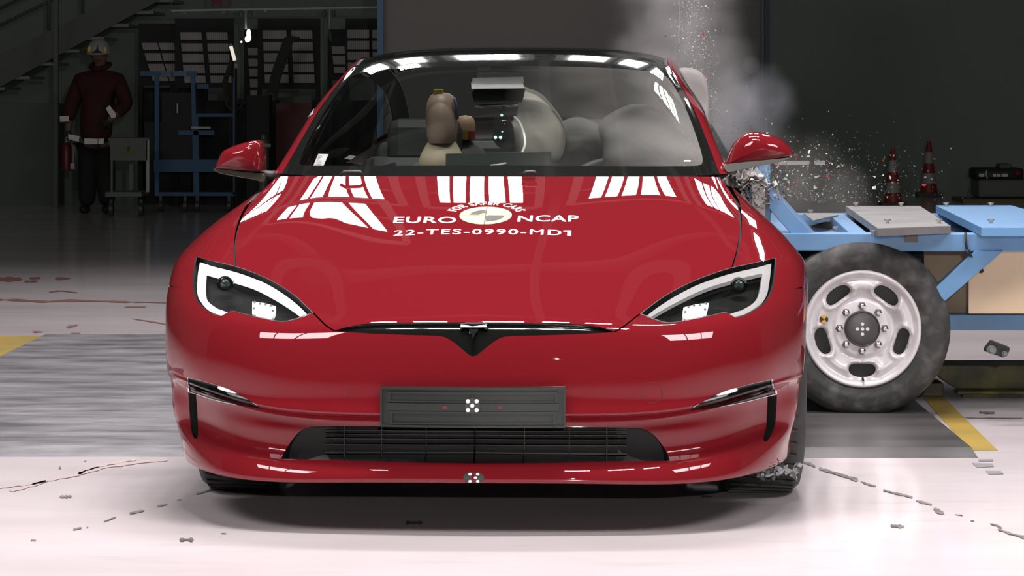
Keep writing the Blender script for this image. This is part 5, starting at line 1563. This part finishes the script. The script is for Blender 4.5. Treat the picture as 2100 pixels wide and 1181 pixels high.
# ================================================================== dummies and gear in the car
def in_car(name, label, cat, p):
    w = car_world(np.array(p)); return empty(name, tuple(w), -TH, label, cat)
def rel(o, pts): return [Vector(p) - o for p in pts]
dum_skin = mat('dummy_skin', (.50, .36, .27), .45); dum_vinyl = mat('dummy_collar', (.66, .55, .38), .5)
D0 = car_at(906, 300, 2.35)
du = in_car('crash_test_dummy', 'brown faceless crash test dummy sitting upright on the front seat', 'dummy', D0)
hz = (car_at(906, 188, 2.35).z - car_at(906, 292, 2.35).z)
w_ = car_at(940, 240, 2.35).x - car_at(874, 240, 2.35).x
prof = [(0, 1.0), (.45, .985), (.72, .93), (.92, .80), (1.0, .6), (1.0, .45), (.98, .3), (.93, .15), (.86, .05), (.80, 0)]
mb = MB(); n = 32; vs, fs = [], []
for r_, h in prof:
    for k in range(n):
        a = 2 * pi * k / n; vs.append((w_ / 2 * r_ * cos(a), .095 * r_ * sin(a) - (.012 * (1 - abs(h - .35)) if sin(a) < -.5 else 0), .012 + hz * h))
for i in range(len(prof) - 1):
    for k in range(n): fs.append((i * n + k, i * n + (k + 1) % n, (i + 1) * n + (k + 1) % n, (i + 1) * n + k))
mb.add(vs, fs); hd = mb.build('head', dum_skin, du, smooth=True)
MB().box((-.01, -.03, .012 + hz * .985), (.034, .05, .03)).build('head_marker', mat('marker_yellow', (.62, .50, .10), .5), hd, bevel=.004)
mb = MB(); mb.tube([(.05, -.06, hz * .95), (.058, -.05, hz * .75), (.06, -.03, hz * .55)], .006, 8); mb.build('head_cable', mat('cable_violet', (.25, .22, .42), .4), hd, smooth=True)
mb = MB(); mb.lathe([(.05, .02), (.062, .0), (.078, -.03), (.088, -.06), (.085, -.10), (.06, -.14)], 32, 'Z'); mb.build('neck_collar', dum_vinyl, du, smooth=True)
mb = MB(); mb.ball((-.01, .03, -.26), (.20, .13, .22), 24, 14); mb.ball((-.17, .0, -.20), (.075, .075, .09), 16, 10); mb.ball((.16, .02, -.20), (.075, .075, .09), 16, 10)
mb.build('torso', mat('dummy_suit', (.16, .14, .19), .8), du, smooth=True)
mb = MB(); mb.box((-.115, -.10, -.105), (.06, .012, .045), Matrix.Rotation(.5, 3, 'Y')); mb.box((-.19, -.09, -.09), (.07, .012, .05), Matrix.Rotation(-.3, 3, 'Y')); mb.build('suit_patch', mat('patch_violet', (.20, .18, .30), .7), du)
MB().box((-.055, -.125, -.115), (.035, .012, .03), Matrix.Rotation(.4, 3, 'Y')).build('yellow_tag', mat('tag_yellow', (.68, .62, .16), .5), du)
D1 = car_at(954, 286, 3.25)
cd = in_car('child_dummy', 'small child crash test dummy with orange and red bands, sitting behind the front dummy', 'dummy', D1)
r_ = (car_at(975, 260, 3.25).x - car_at(933, 260, 3.25).x) / 2; hh = car_at(954, 236, 3.25).z - D1.z
mb = MB(); mb.lathe([(0, hh), (r_ * .55, hh * .96), (r_ * .85, hh * .85), (r_, hh * .62), (r_, hh * .34)], 28, 'Z'); h2 = mb.build('head', mat('child_skin', (.52, .33, .20), .45), cd, smooth=True)
for a0, a1, m in ((-pi * .98, -pi * .40, mat('band_orange', (.85, .42, .05), .5)), (-pi * .40, pi * .1, mat('band_red', (.45, .06, .04), .5))):
    vs = []; 
    for i in range(9):
        a = a0 + (a1 - a0) * i / 8
        vs += [(r_ * 1.03 * cos(a), r_ * 1.03 * sin(a), hh * .36), (r_ * .98 * cos(a), r_ * .98 * sin(a), 0)]
    link('head_band', vs, [(2 * i, 2 * i + 2, 2 * i + 3, 2 * i + 1) for i in range(8)], m, h2, smooth=True)
mb = MB(); mb.ball((0, .02, -.20), (.12, .10, .20), 20, 12); mb.tube([(0, 0, 0), (0, .01, .06)], r_ * .7, 12); mb.build('torso', mat('child_suit', (.10, .09, .09), .8), cd, smooth=True)

# paper wrap on the rear-view mirror, camera gear, white cable, data box on the dashboard
P0 = car_at(1022, 165, 1.95); pw = in_car('paper_wrap', 'pale folded paper taped above the rear-view mirror', 'paper', P0)
pap = mat('paper_pale', (.90, .88, .86), .7)
def wp(name, pts, y, d, m, par, org):
    q = [car_at(a, b, y) - org for a, b in pts]; mb = MB(); mb.prism([(p.x, p.z) for p in q], y - org.y, y - org.y + d, 'Y'); return mb.build(name, m, par)
wp('paper_sheet', [(966, 168), (1072, 168), (1075, 181), (967, 182)], 1.935, .02, pap, pw, P0)
wp('paper_sheet', [(969, 160), (1073, 157), (1074, 169), (968, 169)], 1.945, .02, mat('paper_grey', (.80, .78, .76), .7), pw, P0)
wp('paper_sheet', [(979, 149), (1062, 149), (1063, 160), (978, 161)], 1.955, .02, pap, pw, P0)
wp('paper_sheet', [(981, 137), (1006, 137), (1006, 150), (979, 150)], 1.965, .01, pap, pw, P0)
C0 = car_at(1030, 260, 2.05); cg = in_car('cabin_camera', 'small black camera with two pale lights under the rear-view mirror', 'camera', C0)
wp('camera_body', [(1013, 240), (1042, 238), (1052, 262), (1055, 300), (1040, 312), (1020, 300), (1010, 285)], 2.04, .06, black_m, cg, C0)
for (a, b, r, m) in ((1016, 282, .006, 'lamp_teal'), (1026.5, 282, .006, 'lamp_teal'), (1029, 236, .005, 'lamp_teal'), (1030, 270, .003, 'lamp_teal')):
    mb = MB(); mb.ball(car_at(a, b, 2.03) - C0, r, 10, 8); mb.build('camera_light', mat('lamp_teal', (.6, .8, .78), .2, emit=(.7, 1, .95), estr=.9), cg, smooth=True)
mb = MB()
for (a, b, c_, d) in ((1026, 248, 1040, 247.5), (1032, 253.5, 1037, 253.5)): mb.tube([car_at(a, b, 2.03) - C0, car_at(c_, d, 2.03) - C0], .004, 8)
mb.build('camera_clip', chrome, cg, smooth=True)
W0 = car_at(1070, 300, 1.9); wc = in_car('white_cable', 'thin white cable curving from the mirror down over the data box', 'cable', W0)
mb = MB(); pts = cr([(1055, 240), (1066, 252), (1074, 272), (1077, 292), (1074, 306), (1066, 319), (1050, 330), (1030, 337), (1008, 340)], False, n=4)
mb.tube([car_at(a, b, 2.05 - .75 * i / len(pts)) - W0 for i, (a, b) in enumerate(pts)], .0045, 8); mb.build('cable_cord', mat('cable_white', (.72, .70, .64), .4), wc, smooth=True)
B0 = car_at(1020, 330, 1.44); bx = in_car('data_box', 'long dark grey box standing on the dashboard behind the windshield', 'box', B0)
wp('box_front', [(914, 316), (1128, 312), (1128, 346), (914, 346)], 1.44, .10, mat('box_grey', (.055, .062, .058), .4), bx, B0)
mb = MB(); mb.tube([car_at(966, 341.5, 1.43) - B0, car_at(977, 341, 1.43) - B0], .003, 6); mb.build('box_label', mat('label_pale', (.6, .6, .58), .5), bx)
# sticker on the windshield, small tape on the pillar
stp_ = GH.inv([(652, 313.5), (673, 314), (661, 342), (640, 341)], -1, front=False, vmax=3.4)
so = patch('inspection_sticker', GH, stp_, -.004, mat('sticker_white', (.86, .82, .82), .5), CAR, (-1,), du=.05, dv=.05, label='white sticker with small dark print on the windshield corner')
for pts in ([(653, 319), (661, 319), (660, 321), (656, 321), (654, 325), (652, 325)], [(650, 330), (660, 330), (659, 332), (649, 332)], [(649, 334), (659, 334), (658, 336), (648, 336)], [(644, 338), (654, 338), (653, 341), (643, 341)]):
    patch('sticker_print', GH, GH.inv(pts, -1, front=False, vmax=3.4), .0025, mat('print_grey', (.25, .20, .20), .5), so, (-1,), du=.05, dv=.05)
tp_ = GH.inv([(617, 240), (630, 238.5), (643, 234.5), (644, 238), (631, 243), (618, 244)], -1, front=False, vmax=3.4)
patch('grey_tape', GH, tp_, .003, mat('tape_grey', (.38, .38, .36), .5), CAR, (-1,), du=.05, dv=.05, label='grey tape on the windshield pillar')

# ================================================================== floor fittings
def slab(name, x0, x1, y0, y1, h, m, bevel_front=None):
    mb = MB()
    if bevel_front:
        mb.prism([(y0, 0), (y0 + bevel_front, h), (y1, h), (y1, 0)], x0, x1, 'X')
    else: mb.box(((x0 + x1) / 2, (y0 + y1) / 2, h / 2), (x1 - x0, y1 - y0, h))
    return mb.build(name, m)
def streak_mat(name, c0, c1, rough, metal, sc=(.5, 3.2, 1), r1=None):
    m = bpy.data.materials.new(name); m.use_nodes = True; nt = m.node_tree; p = nt.nodes['Principled BSDF']
    g = nt.nodes.new('ShaderNodeNewGeometry'); mp = nt.nodes.new('ShaderNodeMapping'); mp.inputs['Scale'].default_value = sc; mp.inputs['Rotation'].default_value = (0, 0, .06)
    nt.links.new(g.outputs['Position'], mp.inputs[0]); n = nt.nodes.new('ShaderNodeTexNoise'); n.inputs['Scale'].default_value = 1.7; n.inputs['Detail'].default_value = 8; n.inputs['Roughness'].default_value = .62
    nt.links.new(mp.outputs[0], n.inputs['Vector']); r = nt.nodes.new('ShaderNodeValToRGB'); r.color_ramp.elements[0].position = .35; r.color_ramp.elements[1].position = .68
    r.color_ramp.elements[0].color = (*c0, 1); r.color_ramp.elements[1].color = (*c1, 1); nt.links.new(n.outputs['Fac'], r.inputs['Fac']); nt.links.new(r.outputs[0], p.inputs['Base Color'])
    p.inputs['Roughness'].default_value = rough; p.inputs['Metallic'].default_value = metal
    MATS[name] = m; return m
pl_l = streak_mat('plate_steel_light', (.075, .074, .078), (.34, .33, .345), .4, .2, sc=(1.1, 3.4, 1))
pl_d = streak_mat('plate_steel_shaded', (.085, .08, .078), (.15, .14, .137), .3, .3)  # weaker light on the right plate is put into its darker colour
o = slab('floor_plate', -2.56, -.62, 9.45, 14.06, .018, pl_l, .18); tag(o, 'scuffed light grey steel plate on the floor left of the car', 'floor plate')
o = slab('floor_plate', .62, 1.50, 9.42, 11.3, .018, pl_d, .16); tag(o, 'steel plate with painted-in shade on the floor under the trolley wheel', 'floor plate')
yel = mat('yellow_tape', (.44, .30, .06), .45, noise=(4, (.33, .235, .06), .4, .7))
def ftape(pts, lab, m=yel, h=.002):
    P = [ground(a, b) for a, b in pts]; o = MB().prism([(p.x, p.y) for p in P], 0.0005, h, 'Z').build('floor_tape', m); tag(o, lab, 'floor marking'); return o
ftape([(1988, 924), (2046, 924), (1935, 815), (1893, 815)], 'yellow floor stripe right of the trolley wheel')
ftape([(-60, 767), (103, 689), (-60, 689)], 'yellow floor stripe at the left corner of the light steel plate')
ftape([(100, 686), (190, 687), (192, 689.5), (100, 690)], 'thin yellow strip along the back edge of the light steel plate')
rail_d = mat('rail_olive', (.055, .052, .02), .5, noise=(7, (.16, .14, .035), .45, .7))
kr = empty('floor_rail', (1.62, 11.35, 0), 0, 'rusty olive steel rail lying on the floor behind the trolley wheel', 'rail')
MB().prism([(-.02, .115), (.0, .128), (1.2, .128), (1.2, .03), (.10, .03), (.06, .05)], 0.0, .22, 'Y').build('rail_beam', rail_d, kr, bevel=.004)
MB().box((.64, -.03, .022), (1.1, .10, .012)).build('rail_flange', mat('rail_yellow', (.34, .27, .04), .5, noise=(9, (.10, .09, .03), .4, .6)), kr, bevel=.002)
MB().box((.64, -.02, .008), (1.05, .06, .016)).build('rail_foot', rail_d, kr)
fb = MB(); g0 = ground(1912, 812); fb.box((-.04, .06, .028), (.16, .16, .055)); fb.build('rail_end', rail_d, kr, bevel=.004)
# dark marks worn into the floor paint
mark_m = mat('floor_wear', (.10, .085, .08), .6, noise=(20, (.20, .175, .165), .4, .65)); mark_r = mat('floor_wear_red', (.20, .085, .075), .6)
def worn(name, runs, m, lab):
    mb = MB(); r9 = random.Random(len(runs))
    for pts, w in runs:
        L_ = cr(pts, False, n=5); ws = [1.35 * w * r9.uniform(.4, 1.25) for _ in L_]; ws[0] = ws[-1] = w * .2
        S_ = strip(L_, ws); P = [ground(a, b) for a, b in S_]; n = len(L_)
        mb.add([(p.x, p.y, .0022) for p in P], [(i, i + 1, 2 * n - 2 - i, 2 * n - 1 - i) for i in range(n - 1)])
    o = link(name, mb.v, mb.f, m); tag(o, lab, 'floor mark', kind='stuff'); return o
worn('floor_crack', [([(1648, 949), (1662, 953), (1672, 958)], 4), ([(1679, 961), (1705, 969), (1735, 978), (1760, 986)], 4.5), ([(1765, 988), (1780, 994), (1797, 998)], 3), ([(1811, 1006), (1830, 1011), (1848, 1015), (1872, 1021)], 3.5), ([(1878, 1027), (1895, 1032), (1911, 1036)], 3.5), ([(1915, 1043), (1925, 1050), (1936, 1054)], 7), ([(1958, 1056), (1975, 1058)], 1.5), ([(1990, 1069), (1998, 1069.5)], 2), ([(2030, 1075), (2045, 1079), (2055, 1084)], 3), ([(2046, 1086), (2075, 1096), (2105, 1104)], 5)], mark_m, 'broken dark crack line in the floor running right from the car')
worn('floor_crack', [([(455, 1000), (440, 1004), (420, 1009), (401, 1014)], 3.5), ([(372, 1025), (362, 1026)], 1.5), ([(343, 1035), (330, 1038), (322, 1039)], 3), ([(296, 1048), (280, 1051), (266, 1054)], 4), ([(238, 1061), (226, 1066), (213, 1071)], 2), ([(168, 1083), (160, 1085), (150, 1087)], 3), ([(181, 1082), (177, 1083)], 2)], mark_m, 'broken dark crack line in the floor running left from the car')
worn('floor_scuff', [([(-5, 1001), (30, 997), (70, 992), (95, 987)], 4), ([(20, 1007), (60, 998), (110, 983), (160, 973), (200, 962), (260, 952), (310, 946), (345, 943)], 5), ([(160, 973), (190, 960), (235, 950), (280, 943)], 4)], mat('scuff_brown', (.42, .34, .33), .6), 'long brown scuff on the floor below the light steel plate')
worn('floor_scuff', [([(-10, 615), (40, 616), (90, 619), (140, 617), (200, 618), (270, 620)], 3.5), ([(270, 620), (330, 621), (352, 622)], 2)], mark_r, 'long dark red line across the floor far left')
worn('floor_scuff', [([(-10, 573), (20, 573), (45, 573)], 7), ([(50, 578), (78, 577)], 3), ([(60, 571), (84, 570)], 3), ([(113, 572), (145, 571)], 3.5), ([(100, 600), (125, 597), (160, 601)], 2), ([(256, 630), (300, 630)], 3), ([(136, 672), (160, 667)], 4), ([(65, 681), (88, 681)], 3), ([(145, 684), (165, 684)], 2.5), ([(270, 654), (310, 660), (345, 666)], 2)], mark_r, 'scattered dark red scuffs on the floor far left')
worn('floor_pit', [([(122, 1019.5), (134, 1019.5), (147, 1019)], 5), ([(368, 1108), (382, 1108), (397, 1108)], 6), ([(63, 1109), (74, 1109)], 3), ([(453, 1095), (464, 1095)], 2), ([(832, 1073), (850, 1073), (868, 1073)], 6), ([(1438, 1019), (1450, 1019), (1462, 1019)], 4), ([(1826, 1079), (1840, 1080), (1854, 1081)], 5), ([(121, 958), (125, 962)], 3), ([(173, 946), (177, 947)], 3)], mark_m, 'dark pits and bolt holes in the pale floor')
worn('floor_scuff', [([(2008, 846), (2025, 847), (2040, 847)], 4), ([(2100, 858), (2040, 858), (1960, 857)], 1.2)], mark_m, 'short dark scuff right of the yellow stripe')
tape_g = mat('tape_dark', (.20, .19, .185), .5)
for pts, lab in (([(1994, 951), (2035, 952), (2038, 958), (2004, 960)], 'grey tape patch on the floor right of the dark plate, the farther one'), ([(2022, 967), (2052, 967), (2058, 973), (2028, 974)], 'grey tape patch on the floor right of the dark plate, the nearer one'), ([(2006, 943.5), (2036, 943), (2037, 947), (2008, 947)], 'narrow dark tape strip at the corner of the dark plate')):
    ftape(pts, lab, tape_g, .003)
# torn clear plastic at the right front tyre
rf = random.Random(11); mb = MB()
for k in range(26):
    a = Vector(car_at(1548 + 82 * rf.random(), 960 + 20 * rf.random(), .42 + .3 * rf.random()))
    a.z = max(a.z, .02)
    pts = [a]
    for j in range(4): pts.append(pts[-1] + Vector((rf.uniform(-.015, .018), rf.uniform(-.02, .02), rf.uniform(-.012, .012))))
    pts = [Vector((p.x, p.y, max(.012, p.z))) for p in pts]
    n = len(mb.v); vs = []
    for p in pts: vs += [p, p + Vector((rf.uniform(-.004, .008), rf.uniform(-.01, .01), rf.uniform(.006, .016)))]
    mb.add(vs, [(2 * i, 2 * i + 2, 2 * i + 3, 2 * i + 1) for i in range(4)])
tw = car_world(np.array([[p[0], p[1], p[2]] for p in mb.v]))
o = link('torn_plastic', tw, mb.f, mat('plastic_clear', (.26, .28, .28), .12, coat=1)); tag(o, 'torn shiny plastic strips below the right front corner of the car', 'debris', kind='stuff')
# black bracket with two round magnets flung in the air
fbk = empty('flung_bracket', tuple(at(2045, 716, 10.35)), 0, 'black bracket with two round magnets flying over the floor at the right', 'bracket'); q = Vector(fbk.location)
P = [at(a, b, 10.35) - q for a, b in ((2032, 699), (2035, 698), (2069, 711), (2070, 717), (2066, 727), (2057, 733), (2019, 720), (2020, 714))]
MB().prism([(p.x, p.z) for p in P], -.01, .03, 'Y').build('bracket_plate', mat('bracket_black', (.008, .009, .009), .5), fbk, bevel=.003)
for (a, b, r) in ((2033, 717, .017), (2060, 725, .011)):
    p = at(a, b, 10.33) - q; mb = MB(); mb.lathe([(0, -.016), (r * .55, -.016), (r * .6, -.010), (r, -.012), (r, .0), (0, 0)], 24, 'Y', p); mb.build('magnet', mat('magnet_grey', (.20, .215, .21), .35, metal=.5), fbk, smooth=True, angle=.5)

# ================================================================== glass spray and smoke
def shards(name, n, sampler, size, m, lab):
    r5 = random.Random(n); mb = MB()
    for _ in range(n):
        px, py, Y = sampler(r5); c = at(px, py, Y); s = size * r5.choice((.35, .5, .5, .7, .7, 1, 1.5)) 
        d = [Vector((r5.uniform(-1, 1), r5.uniform(-1, 1), r5.uniform(-1, 1))).normalized() * s for _ in range(4)]
        mb.add([c + v for v in d], [(0, 1, 2), (0, 3, 1), (1, 3, 2), (2, 3, 0)])
    o = link(name, mb.v, mb.f, m); tag(o, lab, 'debris', kind='stuff'); return o
def plume(r):
    t = r.random(); py = -20 + 360 * t
    return 1395 + 45 * r.random() ** .8 + r.gauss(0, 16) + 25 * t, py, r.uniform(9.9, 10.8)
def fan(r):
    while True:
        px = 1500 + abs(r.gauss(0, 1)) * 150; py = 420 - abs(r.gauss(0, 1)) * 62 - max(0, (px - 1500)) * .02
        if py > 150 and px < 2060 and py < 405 + (px - 1560) * .12: return px, py, r.uniform(10.0, 11.5)
gl_b = mat('glass_crumb', (.62, .66, .62), .12, coat=1.0); gl_d = mat('glass_crumb_dark', (.12, .125, .115), .3); gl_d2 = mat('glass_crumb_mid', (.34, .35, .33), .2)
shards('glass_spray', 2300, plume, .0030, gl_d2, 'fine spray of broken window glass rising beside the windshield pillar')
shards('glass_spray', 2400, fan, .0042, gl_d, 'dense cloud of glass crumbs flying over the trolley deck')
shards('glass_spray', 200, fan, .0065, gl_b, 'bright glass crumbs scattered right of the mirror')
shards('paint_chips', 110, lambda r: fan(r) if r.random() < .65 else plume(r), .006, mat('chip_red', (.55, .03, .03), .4), 'tiny red paint chips flying among the glass crumbs')

def smoke(name, blobs, dens, col, lab, sc, lo_=.36, hi_=.70):
    """a box of air; the dust in it thins out from soft centres and is broken up by noise"""
    P = [at(px, py, Y) for px, py, Y, r in blobs]; rs = [b[3] for b in blobs]
    lo = Vector([min(p[k] - r * (1.25) for p, r in zip(P, rs)) for k in range(3)]); hi = Vector([max(p[k] + r * 1.25 for p, r in zip(P, rs)) for k in range(3)])
    lo.z = max(lo.z, .05); c = (lo + hi) / 2
    o = MB().box((0, 0, 0), hi - lo).build(name, None, loc=c)
    m = bpy.data.materials.new(name + '_haze'); m.use_nodes = True; nt = m.node_tree; nt.nodes.clear(); N = nt.nodes.new; K = nt.links.new
    out = N('ShaderNodeOutputMaterial'); v = N('ShaderNodeVolumePrincipled'); v.inputs['Color'].default_value = (*col, 1); v.inputs['Anisotropy'].default_value = .1
    tc = N('ShaderNodeTexCoord'); n = N('ShaderNodeTexNoise'); n.inputs['Scale'].default_value = sc; n.inputs['Detail'].default_value = 5
    K(tc.outputs['Object'], n.inputs['Vector'])
    off = N('ShaderNodeVectorMath'); off.operation = 'MULTIPLY_ADD'; off.inputs[1].default_value = (.22, .22, .22); K(n.outputs['Color'], off.inputs[0]); K(tc.outputs['Object'], off.inputs[2])
    sh = N('ShaderNodeVectorMath'); sh.operation = 'SUBTRACT'; sh.inputs[1].default_value = (.11, .11, .11); K(off.outputs[0], sh.inputs[0])
    tot = None
    for p, r in zip(P, rs):
        d = N('ShaderNodeVectorMath'); d.operation = 'DISTANCE'; d.inputs[1].default_value = p - c; K(sh.outputs[0], d.inputs[0])
        mr = N('ShaderNodeMapRange'); mr.interpolation_type = 'SMOOTHSTEP'; mr.inputs['From Min'].default_value = r * 1.1; mr.inputs['From Max'].default_value = r * .1; K(d.outputs['Value'], mr.inputs['Value'])
        if tot is None: tot = mr.outputs[0]
        else:
            a = N('ShaderNodeMath'); a.operation = 'MAXIMUM'; K(tot, a.inputs[0]); K(mr.outputs[0], a.inputs[1]); tot = a.outputs[0]
    nr = N('ShaderNodeMapRange'); nr.inputs['From Min'].default_value = lo_; nr.inputs['From Max'].default_value = hi_; nr.inputs['To Min'].default_value = .1; nr.inputs['To Max'].default_value = dens
    K(n.outputs['Fac'], nr.inputs['Value'])
    mu = N('ShaderNodeMath'); mu.operation = 'MULTIPLY'; K(tot, mu.inputs[0]); K(nr.outputs[0], mu.inputs[1]); K(mu.outputs[0], v.inputs['Density']); K(v.outputs[0], out.inputs['Volume'])
    o.data.materials.clear(); o.data.materials.append(m)
    tag(o, lab, 'smoke', kind='stuff'); return o
smoke('smoke_plume', [(1385, -40, 11.2, .30), (1392, 60, 11.2, .29), (1410, 130, 11.2, .29), (1432, 200, 11.2, .26), (1452, 270, 11.2, .22), (1468, 330, 11.2, .18)], 5.0, (.93, .90, .88), 'pale dust plume rising along the windshield pillar', 4)
smoke('smoke_puff', [(1492, 205, 11.6, .17), (1530, 220, 11.6, .20), (1568, 205, 11.6, .16), (1510, 250, 11.6, .17), (1550, 250, 11.6, .13), (1478, 270, 11.6, .14)], 5.0, (.80, .80, .90), 'bluish grey smoke puff above the right mirror', 5)
smoke('dust_haze', [(1560, 400, 11.9, .22), (1630, 385, 11.9, .24), (1710, 400, 11.9, .20), (1600, 350, 11.9, .20), (1670, 350, 11.9, .18)], 2.0, (.90, .87, .82), 'low grey dust over the trolley deck', 4)
# small lamp beside the camera position: lights the reflective bands
lh = empty('camera_lamp', (.35, -.15, 1.75), 0, 'small lamp mounted beside the viewpoint', 'lamp')
MB().lathe([(.03, 0), (.05, .0), (.05, -.08), (0, -.08)], 20, 'Y').build('lamp_housing', lamp_case, lh)
ld = bpy.data.lights.new('camera_lamp_light', 'SPOT'); ld.energy = CLAMP_; ld.spot_size = radians(60); ld.spot_blend = .4; ld.shadow_soft_size = .03; ld.color = (1, .95, .93)
lo = bpy.data.objects.new('light_source', ld); COL.objects.link(lo); lo.parent = lh; lo.location = (0, .02, 0); lo.rotation_euler = (radians(88), 0, 0)
